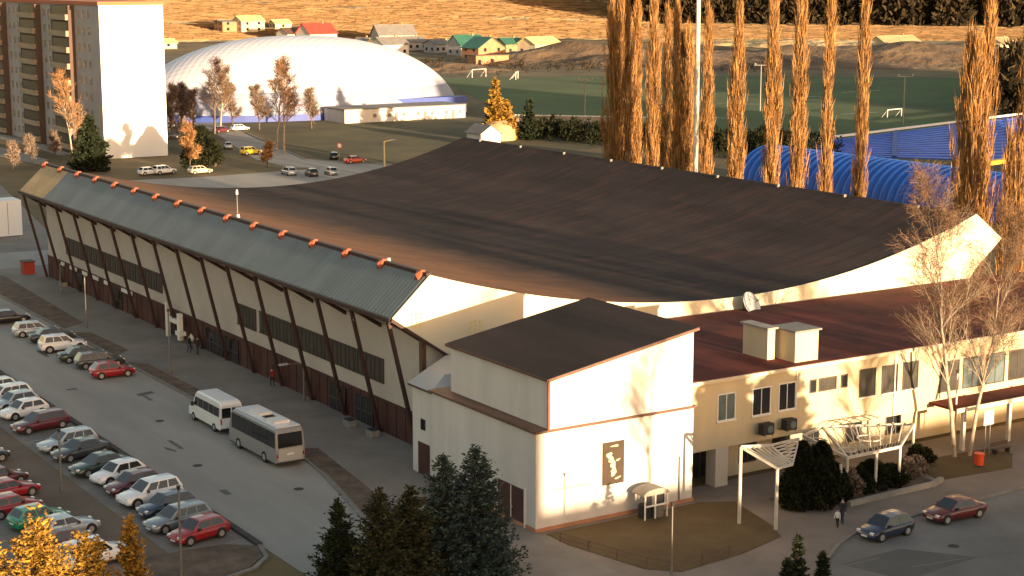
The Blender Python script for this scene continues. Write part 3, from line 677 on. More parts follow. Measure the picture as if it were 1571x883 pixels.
for k, t in enumerate((0.30, 0.46, 0.62, 0.78, 0.92)):   # hoops standing on the frame
    a_, c_ = c4.lerp(c3, t), c1.lerp(c2, t); b = MB(); prev = None
    for j in range(15):
        s = j / 14; p = a_.lerp(c_, s * 0.8) + Vector((0, 0, 0.75 * math.sin(math.pi * s)))
        if prev is not None: b.tube(prev, p, 0.045, n=6, caps=False)
        prev = p
    b.build('hoop', 'pole_white', pr_)
for cpx, cpy, rr_ in ((1333, 672, 0.85), (1300, 690, 0.6), (1252, 676, 0.8)):
    c_ = zP((cpx, cpy), zz + 0.05); b = MB(); prev = None
    for j in range(19):
        t = 2 * math.pi * j / 18; p = c_ + Vector((math.cos(t) * rr_, math.sin(t) * rr_, 0))
        if prev is not None: b.tube(prev, p, 0.05, n=6, caps=False)
        prev = p
    b.build('ring', 'pole_white', pr_)
fl = empty('low_fence', (60.5, 83, 0.1), 'low pale rail fence along the left edge of the brown lawn', 'fence')
fpts = [(59.5, 87.6), (60.1, 85.3), (60.7, 83.0), (61.3, 80.7), (62.2, 79.3), (64.6, 79.4), (67.0, 79.7)]
for q_ in fpts: MB().tube((q_[0], q_[1], 0.1), (q_[0], q_[1], 0.75), 0.035, n=6).build('post', 'flashing', fl)
for z in (0.42, 0.72):
    b = MB()
    for a_, c_ in zip(fpts[:-1], fpts[1:]): b.tube((*a_, z), (*c_, z), 0.025, n=6, caps=False)
    b.build('rail', 'flashing', fl)
# planter wall
b = MB(); L, Rr = strip([(80.6, 83.2), (85, 83.35), (89.0, 83.45), (90.4, 84.0)], 0.35)
for i in range(3): b.prism([Rr[i], Rr[i + 1], L[i + 1], L[i]], 0.0, 0.42)
tag(b.build('planter_wall', 'concrete'), 'low pale concrete planter wall curving in front of the shrubs', 'wall')
# service drum by the white front wall
dk = empty('bin_shelter', (67.6, 88.6, 0.1), 'round topped dark and white bin shelter against the white wall', 'bin shelter')
b = MB(); b.tube((67.2, 88.8, 0.1), (67.2, 88.8, 1.0), 0.45, n=14); b.build('drum', 'cloth_dark', dk)
b = MB(); b.tube((68.1, 88.6, 0.1), (68.1, 88.6, 0.95), 0.42, n=14); b.build('drum', 'pole_grey', dk)
b = MB()
for x in (66.75, 67.6, 68.6): b.tube((x, 88.15, 0.1), (x, 88.15, 1.85), 0.06)
b.box(66.7, 68.7, 88.1, 88.2, 1.0, 1.1); b.build('post', 'frame_white', dk)
b = MB(); n = 10; pts = [(67.65 + 1.1 * math.cos(math.pi * i / n), 1.8 + 0.42 * math.sin(math.pi * i / n)) for i in range(n + 1)]; b.prismY(pts[::-1], 88.05, 89.4); b.build('roof', 'concrete', dk)
for x0 in (66.7, 67.75): MB().box(x0, x0 + 0.65, 88.2, 88.24, 1.1, 1.8).build('panel', 'cloth_dark', dk)
# ------------------------------------------------------------------ UNSEEN BLOCKS (added out of view and sized to shade the scene)
def plain_block(x0, x1, y0, y1, h, label):
    r = empty('shade_block', ((x0 + x1) / 2, (y0 + y1) / 2, 0), label, 'building')
    MB().box(x0, x1, y0, y1, 0, h).build('wall', 'wall_beige', r)
    MB().box(x0 - 0.4, x1 + 0.4, y0 - 0.4, y1 + 0.4, h, h + 0.4).build('roof', 'tile_grey', r)
    return r
plain_block(30, 64.2, -34, -16, 18.0, 'mid rise beige block added unseen behind the viewpoint for shade')
plain_block(-60, 29.5, -44, -18, 10.4, 'long low beige block added unseen behind the viewpoint for shade')
plain_block(40, 150, -62, -44, 10.9, 'long low beige block added unseen across the street for shade')

plain_block(248, 320, 78, 94, 31.5, 'tall beige block added unseen on the right for shade')

# ------------------------------------------------------------------ APARTMENT TOWER
at = empty('apartment_tower', (122, 370, 0), 'tall apartment slab with a sunlit white gable and brown balcony strips', 'building')
TX0, TX1, TY0, TY1, TH = 115.6, 129.0, 334.4, 500.0, 30.6
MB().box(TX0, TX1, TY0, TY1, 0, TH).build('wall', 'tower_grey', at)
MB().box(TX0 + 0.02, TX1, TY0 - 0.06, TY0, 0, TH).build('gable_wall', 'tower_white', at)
MB().box(TX0 - 0.3, TX1 + 0.3, TY0 - 0.35, TY1 + 0.3, TH, TH + 0.7).build('roof', 'terracotta', at)
FL = 3.35
wb = MB(); wb.box(-0.06, 0, 0, 1.5, 0, 1.5, 0); wb.box(-0.10, -0.06, 0, 0.08, 0, 1.5, 1); wb.box(-0.10, -0.06, 1.42, 1.5, 0, 1.5, 1); wb.box(-0.10, -0.06, 0.7, 0.78, 0, 1.5, 1)
wmesh = wb.mesh('window', ['glass_dark', 'frame_white'])
bb_ = MB(); bb_.box(-1.1, 0, 0, 4.6, 0, 0.12, 1); bb_.box(-1.1, -1.02, 0, 4.6, 0.12, 1.15, 0); bb_.box(-1.1, 0, 0, 0.08, 0.12, 1.15, 0); bb_.box(-1.1, 0, 4.52, 4.6, 0.12, 1.15, 0); bb_.box(-0.02, 0.0, 0.3, 4.3, 0.14, 2.9, 2)
bmesh_ = bb_.mesh('balcony', ['tower_balcony', 'concrete', 'window_grey'])
def inst(nm, me, par, loc):
    o = bpy.data.objects.new(nm, me); COL.objects.link(o); o.parent = par; o.location = Vector(loc) - WLOC[par.name]; return o
nw = 0
MOD = [349.5, 372.0, 397.5, 423.0, 449.0]
for i, y in enumerate(MOD):
    MB().box(TX0 - 1.3, TX0, y, y + 11.5, 0, TH - 0.2).build('balcony_bay', 'tower_brown', at)
    for f in range(9):
        z = 1.2 + f * FL
        if z + 1.6 > TH: break
        if i < 4:
            o = inst('balcony', bmesh_, at, (TX0 - 1.3, y + 0.1, z - 0.6)); o.scale = (0.55, 2.45, 1)
        for yy in (y - 9.6, y - 6.4, y - 3.2):
            if yy > 420 or yy < TY0 + 1: continue
            if nw < 96: inst('window', wmesh, at, (TX0, yy, z)); nw += 1
# ------------------------------------------------------------------ DOME
dm = empty('air_dome', (205, 430, 0), 'big white air-supported dome beyond the car park, sunlit along its top', 'dome')
cxd, cyd, ad, bd, hd = 202.5, 428.0, 46.5, 31.0, 20.5
nr, na_ = 34, 96; b = MB(); vs = []
def drad(t):
    e = 2.25; return (abs(math.cos(t)) ** e + abs(math.sin(t)) ** e) ** (-1 / e)
for i in range(nr + 1):
    q = math.sin(i / nr * math.pi / 2)
    for j in range(na_):
        t = 2 * math.pi * j / na_; k = drad(t) * q
        vs.append((cxd + ad * k * math.cos(t), cyd + bd * k * math.sin(t), 1.0 + (hd - 1.0) * max(0, 1 - q ** 2.3) ** 0.60))
fs = []; ms = []
for i in range(nr):
    for j in range(na_): fs.append((i * na_ + j, (i + 1) * na_ + j, (i + 1) * na_ + (j + 1) % na_, i * na_ + (j + 1) % na_))
b.add(vs, fs, 0, True)
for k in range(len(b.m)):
    if np.mean([vs[q][2] for q in fs[k]]) < 7.0: b.m[k] = 1  # shade on the lower dome put into the colour
dsk = b.build('membrane', ['dome_skin', 'dome_shade'], dm)
for key in ('dome_skin', 'dome_shade'):
    m_ = M[key]; nn = m_.node_tree.nodes; ll = m_.node_tree.links
    tc = nn.new('ShaderNodeTexCoord'); mp = nn.new('ShaderNodeMapping'); mp.inputs['Rotation'].default_value = (0, 0, R_(45)); ll.new(tc.outputs['Object'], mp.inputs[0])
    w1 = nn.new('ShaderNodeTexWave'); w1.inputs['Scale'].default_value = 0.16; ll.new(mp.outputs[0], w1.inputs[0])
    w2 = nn.new('ShaderNodeTexWave'); w2.bands_direction = 'Y'; w2.inputs['Scale'].default_value = 0.16; ll.new(mp.outputs[0], w2.inputs[0])
    ad_ = nn.new('ShaderNodeMath'); ll.new(w1.outputs[1], ad_.inputs[0]); ll.new(w2.outputs[1], ad_.inputs[1])
    bp = nn.new('ShaderNodeBump'); bp.inputs['Distance'].default_value = 0.15; bp.inputs['Strength'].default_value = 0.25
    ll.new(ad_.outputs[0], bp.inputs['Height']); ll.new(bp.outputs[0], nn['Principled BSDF'].inputs['Normal'])
b = MB(); ring = [(cxd + ad * 1.004 * drad(2 * math.pi * j / 96) * math.cos(2 * math.pi * j / 96), cyd + bd * 1.004 * drad(2 * math.pi * j / 96) * math.sin(2 * math.pi * j / 96)) for j in range(96)]
b.prism(ring, 0, 1.7); b.build('base_band', 'blue_band', dm)
# long low changing rooms
cb = empty('changing_rooms', (212, 390, 0), 'long low white cabin building in front of the dome', 'cabin')
cX0, cX1, cY0, cY1 = 195.3, 230.5, 384.6, 396.0
MB().box(cX0, cX1, cY0, cY1, 0, 3.3).build('wall', 'wall_white', cb)
MB().box(cX0 - 0.2, cX1 + 0.2, cY0 - 0.2, cY1 + 0.2, 3.3, 3.55).build('roof', 'tile_grey', cb)
for i in range(13):
    x = cX0 + 8 + i * 2.1
    if i in (3, 7, 11): MB().box(x, x + 0.9, cY0 - 0.05, cY0 + 0.05, 0.05, 2.2).build('door', 'tile_grey', cb)
    elif i % 2 == 0: MB().box(x, x + 1.0, cY0 - 0.05, cY0 + 0.05, 1.2, 2.1).build('window', 'tile_grey', cb)
b = MB(); b.box(214, 240, 399, 403, 2.6, 4.4); b.box(214.2, 239.8, 399.2, 402.8, 0, 2.6, 1); tag(b.build('blue_canopy', ['blue_band', 'tower_grey']), 'dark blue flat canopy at the right foot of the dome', 'canopy')

# ------------------------------------------------------------------ BLUE TENT AND STAND
bt = empty('barrel_tent', (203, 190, 0), 'long ribbed blue barrel roof behind the poplars', 'tent hall')
b = MB(); y0, y1, pitch = 132.0, 233.0, 1.7; ny = int((y1 - y0) / pitch) * 6; na = 26; vs = []
for j in range(ny + 1):
    y = y0 + (y1 - y0) * j / ny; k = abs(math.sin(math.pi * (y - y0) / pitch)) ** 0.6
    for i in range(na + 1):
        t = math.pi * i / na; r = 0.88 + 0.12 * k * (0.35 + 0.65 * abs(math.cos(t)))
        vs.append((203.0 - math.cos(t) * 7.6 * r, y, 6.7 * math.sin(t) * (0.93 + 0.07 * k) ))
fs = [(j * (na + 1) + i, (j + 1) * (na + 1) + i, (j + 1) * (na + 1) + i + 1, j * (na + 1) + i + 1) for j in range(ny) for i in range(na)]
b.add(vs, fs, 0, True)
for y, rev in ((y0, False), (y1, True)):
    vs = [(203.0 - math.cos(math.pi * i / na) * 6.6, y, 6.6 * math.sin(math.pi * i / na)) for i in range(na + 1)]
    f = tuple(range(na + 1)); b.add(vs, [f if rev else f[::-1]])
b.build('membrane', 'tent_blue', bt)
st = empty('blue_stand', (290, 260, 0), 'dark blue stepped stand with a white top rail beyond the barrel roof', 'stand')
E1, E2 = Vector(G(1215, 221, 2.2)), Vector(G(1640, 168, 2.2)); F1, F2 = Vector(G(1225, 238, 0)), Vector(G(1700, 252, 0))
NS = 14; b = MB()
for i in range(NS):
    t0, t1 = i / NS, (i + 1) / NS
    a_, c_ = F1.lerp(E1, t0), F2.lerp(E2, t0); d_, e_ = F1.lerp(E1, t1), F2.lerp(E2, t1); z = 0.25 + (i / NS) * 2.0
    b.prism(ccw([tuple(a_[:2]), tuple(c_[:2]), tuple(e_[:2]), tuple(d_[:2])]), 0, z)
b.build('seating', 'seat_blue', st)
d_ = (E2 - E1).normalized(); b = MB(); b.beam(E1 + Vector((0, 0, 0.5)), E2 + Vector((0, 0, 0.5)), 0.5, 0.45); b.build('top_rail', 'frame_white', st)
for k in range(5): 
    s0, s1 = F1.lerp(F2, 0.12 + k * 0.2), E1.lerp(E2, 0.12 + k * 0.2); b = MB(); b.beam(s0 + Vector((0, 0, 0.5)), s1 + Vector((0, 0, 0.3)), 1.0, 0.1); b.build('aisle', 'blue_band', st)
b = MB(); p = Vector(G(1515, 250, 5.0)); q = Vector(G(1600, 238, 5.0)); b.beam(p, q, 1.4, 0.6); b.tube((p.x, p.y, 0), (p.x, p.y, 5), 0.15, m=1); b.tube((q.x, q.y, 0), (q.x, q.y, 5), 0.15, m=1)
tag(b.build('yellow_board', ['yellow_cloth', 'pole_grey']), 'long yellow board raised on posts beside the blue roof', 'board')

# ------------------------------------------------------------------ HOUSES
def house(px, py, wd, dp, h, rh, rot, wm, rm, label, ridge='x', windows=2, storeys=1, name='house'):
    p = GT(px, py); gz = ground_h(p[0], p[1])
    r = empty(name, (0, 0, 0), label, 'house')
    b = MB(); b.box(-wd / 2, wd / 2, -dp / 2, dp / 2, 0, h)
    if ridge == 'x':
        b.prismX([(-dp / 2, h), (dp / 2, h), (0, h + rh)], -wd / 2, wd / 2)
    else:
        b.prismY([(-wd / 2, h), (0, h + rh), (wd / 2, h)][::-1], -dp / 2, dp / 2)
    b.build('wall', wm, r); b = MB(); o = 0.6
    if ridge == 'x':
        s = rh / (dp / 2)
        for sg in (1, -1): b.add([(-wd / 2 - o, sg * (dp / 2 + o), h - s * o + 0.12), (wd / 2 + o, sg * (dp / 2 + o), h - s * o + 0.12), (wd / 2 + o, 0, h + rh + 0.12), (-wd / 2 - o, 0, h + rh + 0.12)], [(0, 1, 2, 3)])
    else:
        s = rh / (wd / 2)
        for sg in (1, -1): b.add([(sg * (wd / 2 + o), -dp / 2 - o, h - s * o + 0.12), (sg * (wd / 2 + o), dp / 2 + o, h - s * o + 0.12), (0, dp / 2 + o, h + rh + 0.12), (0, -dp / 2 - o, h + rh + 0.12)], [(0, 1, 2, 3)])
    ro = b.build('roof', rm, r); ro.modifiers.new('thick', 'SOLIDIFY').thickness = 0.25
    MB().box(wd * 0.2, wd * 0.2 + 0.8, -0.4, 0.4, h + rh * 0.5, h + rh + 1.0).build('chimney', 'brick', ro)
    for f in range(storeys):
        for i in range(windows):
            x = -wd / 2 + wd * (i + 0.5) / windows; z = 1.2 + f * 3.0
            MB().box(x - 0.75, x + 0.75, -dp / 2 - 0.08, -dp / 2, z, z + 1.5).build('window', 'glass_dark', r)
        for i in range(2):
            y = -dp / 2 + dp * (i + 0.5) / 2; z = 1.2 + f * 3.0
            MB().box(-wd / 2 - 0.08, -wd / 2, y - 0.7, y + 0.7, z, z + 1.5).build('window', 'glass_dark', r)
    r.location = (p[0], p[1], gz - 0.1); r.rotation_euler = (0, 0, rot); return r
hs = house(742, 92, 15, 12, 5.6, 4.6, R_(6), 'brick', 'green_roof', 'unfinished brick house with a dark green roof and a pointed gable', 'y', 2, 2)
house(716, 84, 15, 11, 5.2, 4.2, R_(6), 'tower_grey', 'green_roof', 'grey walled wing with a green roof left of the brick house', 'x', 2)
house(781, 82, 11, 9, 5.0, 2.6, R_(6), 'brick', 'green_roof', 'lower brick wing with a pale green roof right of the pointed gable', 'x', 2)
# brick annex with carport frame
p = G(752, 99); r = empty('brick_annex', (p[0], p[1], 0), 'flat roofed brick extension in front of the brick house', 'annex')
MB().box(p[0] - 10, p[0] + 6, p[1] - 5, p[1] + 2, 0, 4.0).build('wall', 'brick', r); MB().box(p[0] - 10.3, p[0] + 6.3, p[1] - 5.3, p[1] + 2.3, 4.0, 4.3).build('roof', 'soil', r)
MB().box(p[0] - 3, p[0] - 1.4, p[1] - 5.1, p[1] - 5, 1.2, 2.8).build('window', 'glass_dark', r); MB().box(p[0] - 9, p[0] - 7.6, p[1] - 5.1, p[1] - 5, 0, 2.4).build('door', 'glass_dark', r)
p = G(812, 94); r = empty('carport', (p[0], p[1], 0), 'open pale timber frame carport beside the brick house', 'carport')
MB().box(p[0] - 8, p[0] + 7, p[1] - 3, p[1] + 3, 4.0, 4.6).build('roof', 'pole_white', r)
for i in range(4):
    for yy in (-2.7, 2.7): MB().box(p[0] - 7.8 + i * 4.8, p[0] - 7.2 + i * 4.8, p[1] + yy - 0.3, p[1] + yy + 0.3, 0, 4.0).build('post', 'pole_white', r)
house(598, 84, 15, 10, 5.4, 3.0, R_(8), 'wall_white', 'tile_grey', 'white house under construction with a grey roof', 'x', 3)
house(604, 68, 20, 12, 5.4, 4.6, R_(-8), 'tower_grey', 'tile_grey', 'tall grey roofed house with a pale gable behind the white house', 'x', 3)
house(632, 76, 12, 9, 4.2, 2.4, R_(8), 'tower_grey', 'tile_grey', 'small grey house between the white house and the green roofs', 'x', 3)
house(676, 80, 14, 9, 4.4, 1.8, R_(8), 'tower_grey', 'tile_grey', 'low grey house with dark windows left of the green roofs', 'x', 4)
house(558, 80, 9, 8, 4.0, 3.2, R_(20), 'wall_cream', 'tile_grey', 'small cream gabled hut by the shoulder of the dome', 'y', 1)
house(486, 66, 17, 12, 5.4, 4.8, R_(10), 'wall_beige', 'tile_red', 'house with a bright red tiled roof behind the dome', 'x', 2)
house(450, 64, 14, 10, 4.6, 2.6, R_(10), 'wall_beige', 'flashing', 'brown roofed house left of the red tiled roof', 'x', 2)
house(382, 49, 14, 10, 6.4, 2.2, R_(4), 'yellow_cloth' if False else 'wall_cream', 'pole_yellow', 'yellow house with dark window openings in the straw field', 'x', 2, 2)
house(352, 49, 13, 10, 5.8, 0.6, R_(4), 'brick', 'tile_grey', 'flat roofed brick shell left of the yellow house', 'x', 2, 2)
house(430, 44, 10, 7, 3.4, 1.6, R_(4), 'wall_cream', 'pole_yellow', 'little pale yellow shed in the straw field', 'x', 1)
house(254, 74, 9, 7, 3.0, 1.6, R_(4), 'wall_cream', 'pole_yellow', 'small cream shed peeping past the tower gable', 'x', 1)
house(828, 17, 18, 12, 5.0, 3.0, R_(12), 'wall_cream', 'pole_yellow', 'sunlit yellow house at the edge of the dark wood', 'x', 3)
house(1375, 12, 26, 14, 7.0, 4.0, R_(10), 'wall_cream', 'tan_panel', 'sunlit pale house in the dark wood on the right', 'x', 4)
house(1534, 76, 12, 8, 4.0, 2.0, R_(10), 'wall_cream', 'tan_panel', 'small cream house at the foot of the wood on the right', 'x', 2)

# hut with yellow canopy behind the roof edge
p = G(742, 222); r = empty('garden_shed', (p[0], p[1], 0), 'small grey gabled shed beside the yellow tent behind the roof edge', 'shed')
b = MB(); b.box(p[0] - 2.5, p[0] + 2.5, p[1] - 3, p[1] + 3, 0, 2.8); b.prismY([(p[0] - 2.5, 2.8), (p[0], 4.4), (p[0] + 2.5, 2.8)][::-1], p[1] - 3, p[1] + 3); b.build('wall', 'wall_white', r)
b = MB()
for sg in (1, -1): b.add([(p[0] + sg * 2.9, p[1] - 3.4, 2.6), (p[0] + sg * 2.9, p[1] + 3.4, 2.6), (p[0], p[1] + 3.4, 4.5), (p[0], p[1] - 3.4, 4.5)], [(0, 1, 2, 3)])
b.build('roof', 'tile_grey', r).modifiers.new('thick', 'SOLIDIFY').thickness = 0.1
p = G(765, 214); b = MB(); vs = []; n = 16
for j in range(7):
    t = j / 6 * math.pi / 2
    for i in range(n): a_ = 2 * math.pi * i / n; vs.append((p[0] + 4.0 * math.cos(t) * math.cos(a_), p[1] + 4.0 * math.cos(t) * math.sin(a_), 1.0 + 3.8 * math.sin(t)))
b.add(vs, [(j * n + i, j * n + (i + 1) % n, (j + 1) * n + (i + 1) % n, (j + 1) * n + i) for j in range(6) for i in range(n)], 0, True)
b.add([(p[0] + 4 * math.cos(2 * math.pi * i / n), p[1] + 4 * math.sin(2 * math.pi * i / n), z) for z in (0, 1.0) for i in range(n)], [(i, (i + 1) % n, n + (i + 1) % n, n + i) for i in range(n)])
tag(b.build('dome_tent', 'tan_panel'), 'orange yellow domed tent standing behind the roof edge', 'tent')
# white container at the far left
p = G(8, 364); r = empty('container', (p[0], p[1], 0), 'white box container at the left edge beyond the hall', 'container')
MB().box(62, 70.2, 239, 243, 0.2, 5.2).build('body', 'tower_white', r); MB().box(62.2, 70, 239.2, 242.8, 0, 0.2).build('base', 'plastic_black', r)
for x in (63.5, 66, 68.2): MB().box(x, x + 0.08, 238.96, 239, 0.4, 5.0).build('seam', 'tower_grey', r)

# ------------------------------------------------------------------ VEHICLES
def loft(b, st, m=0):
    # st: x, zb, zt, w  -> rounded section
    vs = []; k = 10
    for x, zb, zt, w in st:
        h = zt - zb
        vs += [(x, -w * 0.90, zb), (x, -w * 0.99, zb + h * 0.25), (x, -w, zb + h * 0.55), (x, -w * 0.95, zb + h * 0.9), (x, -w * 0.82, zt),
               (x, w * 0.82, zt), (x, w * 0.95, zb + h * 0.9), (x, w, zb + h * 0.55), (x, w * 0.99, zb + h * 0.25), (x, w * 0.90, zb)]
    fs = []
    for i in range(len(st) - 1):
        for j in range(k): a = i * k + j; c = i * k + (j + 1) % k; fs.append((a, c, c + k, a + k)[::-1])
    fs.append(tuple(range(k))); fs.append(tuple(range((len(st) - 1) * k, len(st) * k))[::-1])
    b.add(vs, fs, m, True)
def lerp3(a, b, t): return tuple(a[i] + (b[i] - a[i]) * t for i in range(3))
def quadpatch(q, u0, u1, v0, v1, off=0.012):
    # q: 4 corners (bl, br, tr, tl)
    P = lambda u, v: Vector(lerp3(lerp3(q[0], q[1], u), lerp3(q[3], q[2], u), v))
    pts = [P(u0, v0), P(u1, v0), P(u1, v1), P(u0, v1)]
    nrm = (pts[1] - pts[0]).cross(pts[3] - pts[0]).normalized()
    return [p + nrm * off for p in pts]
def make_car(kind, paint):
    L, W, H = dict(hatch=(4.0, 1.72, 1.48), sedan=(4.5, 1.78, 1.44), wagon=(4.55, 1.80, 1.52), suv=(4.5, 1.86, 1.70))[kind]
    hw = W / 2; root = empty('car', (0, 0, 0)); zb = 0.22 if kind != 'suv' else 0.30; belt = 0.92 if kind != 'suv' else 1.05
    hood = belt - 0.06; tr = {'sedan': belt + 0.02}.get(kind, belt)
    b = MB()
    loft(b, [(-L / 2, zb + 0.16, belt - 0.14, hw * 0.86), (-L / 2 + 0.10, zb + 0.04, tr - 0.03, hw * 0.95), (-L / 2 + 0.5, zb, tr, hw), (-L * 0.2, zb - 0.02, belt, hw), (L * 0.12, zb - 0.02, belt, hw),
             (L * 0.27, zb, hood, hw), (L / 2 - 0.42, zb, hood - 0.10, hw * 0.97), (L / 2 - 0.10, zb + 0.04, hood - 0.2, hw * 0.90), (L / 2, zb + 0.14, hood - 0.36, hw * 0.80)])
    # cabin
    xf0, xf1 = L * 0.24, L * 0.07
    xr0, xr1 = {'hatch': (-L / 2 + 0.12, -L / 2 + 0.62), 'sedan': (-L / 2 + 0.72, -L / 2 + 1.30), 'wagon': (-L / 2 + 0.12, -L / 2 + 0.50), 'suv': (-L / 2 + 0.10, -L / 2 + 0.42)}[kind]
    bw, tw, zt = hw * 0.93, hw * 0.70, H
    z0 = belt - 0.03
    c = {'fl0': (xf0, bw, z0), 'fr0': (xf0, -bw, z0), 'bl0': (xr0, bw, z0), 'br0': (xr0, -bw, z0), 'fl1': (xf1, tw, zt - 0.05), 'fr1': (xf1, -tw, zt - 0.05), 'bl1': (xr1, tw, zt - 0.06), 'br1': (xr1, -tw, zt - 0.06)}
    mx = (xf1 + xr1) / 2
    vs = [c['br0'], c['fr0'], c['fl0'], c['bl0'], c['br1'], c['fr1'], c['fl1'], c['bl1'], (xr1 + 0.1, 0, zt - 0.01), (xf1 - 0.1, 0, zt), (mx, -tw * 0.96, zt - 0.015), (mx, tw * 0.96, zt - 0.015), (mx, 0, zt + 0.02)]
    fs = [(0, 1, 5, 4), (2, 3, 7, 6), (1, 2, 6, 5), (3, 0, 4, 7), (4, 5, 10), (6, 7, 11), (5, 9, 12, 10), (4, 10, 12, 8), (5, 6, 9), (7, 4, 8), (6, 11, 12, 9), (11, 7, 8, 12)]
    b.add(vs, fs, 0, False)
    wx = (L / 2 - 0.78, -L / 2 + 0.78); wr = 0.33 if kind != 'suv' else 0.37
    for x in wx:
        for s in (1, -1):
            n = 14; vs = [(x + (wr + 0.07) * math.cos(2 * math.pi * i / n), s * (hw + 0.004), wr + (wr + 0.07) * math.sin(2 * math.pi * i / n)) for i in range(n)]
            vs = [(v[0], v[1], max(v[2], 0.18)) for v in vs]; vs2 = [(v[0], s * (hw - 0.12), v[2]) for v in vs]
            b.add(vs + vs2, [tuple(range(n)) if s < 0 else tuple(range(n))[::-1]] + [(i, (i + 1) % n, n + (i + 1) % n, n + i) for i in range(n)], 1)
    b.box(-L / 2 + 0.3, L / 2 - 0.3, -hw * 0.8, hw * 0.8, 0.14, zb + 0.1, 1)
    body = b.build('body', ['paint_' + paint, 'plastic_black'], root, center=False)
    def glass(nm, q, u0, u1, v0, v1):
        MB().add(quadpatch(q, u0, u1, v0, v1), [(0, 1, 2, 3)]).build(nm, 'car_glass', root)
    glass('windscreen', (c['fr0'], c['fl0'], c['fl1'], c['fr1']), 0.05, 0.95, 0.08, 0.95)
    glass('rear_window', (c['bl0'], c['br0'], c['br1'], c['bl1']), 0.08, 0.92, 0.22, 0.92)
    for q in ((c['br0'], c['fr0'], c['fr1'], c['br1']), (c['fl0'], c['bl0'], c['bl1'], c['fl1'])):
        cuts = ((0.07, 0.34), (0.37, 0.63), (0.66, 0.93)) if kind in ('wagon', 'suv') else ((0.10, 0.48), (0.52, 0.93))
        if q[0][1] > 0: cuts = [(1 - e, 1 - a) for a, e in cuts]
        for a, e in cuts: glass('side_window', q, a, e, 0.14, 0.90)
    for s in (1, -1):
        MB().box(L / 2 - 0.22, L / 2 - 0.045, s * hw * 0.50 if s > 0 else -hw * 0.82, hw * 0.82 if s > 0 else -hw * 0.50, hood - 0.32, hood - 0.17).build('headlight', 'lens', root)
        MB().box(-L / 2 + 0.02, -L / 2 + 0.14, s * hw * 0.62 if s > 0 else -hw * 0.90, hw * 0.90 if s > 0 else -hw * 0.62, belt - 0.30, belt - 0.10).build('tail_light', 'tail_red', root)
        MB().box(xf0 - 0.55, xf0 - 0.40, hw * 0.98 if s > 0 else -hw * 1.12, hw * 1.12 if s > 0 else -hw * 0.98, belt - 0.02, belt + 0.10).build('mirror', 'plastic_black', root)
    MB().box(L / 2 - 0.03, L / 2 + 0.012, -0.26, 0.26, zb + 0.12, zb + 0.23).build('number_plate', 'plate', root)
    MB().box(-L / 2 - 0.012, -L / 2 + 0.03, -0.26, 0.26, zb + 0.30, zb + 0.41).build('number_plate', 'plate', root)
    for x in wx:
        for s in (1, -1):
            wq = MB().tube((x, s * (hw - 0.20), wr), (x, s * (hw + 0.02), wr), wr, n=18).build('wheel', 'rubber', root)
            MB().tube((x, s * (hw + 0.0), wr), (x, s * (hw + 0.03), wr), wr * 0.62, n=12).build('rim', 'alloy', wq)
    return root
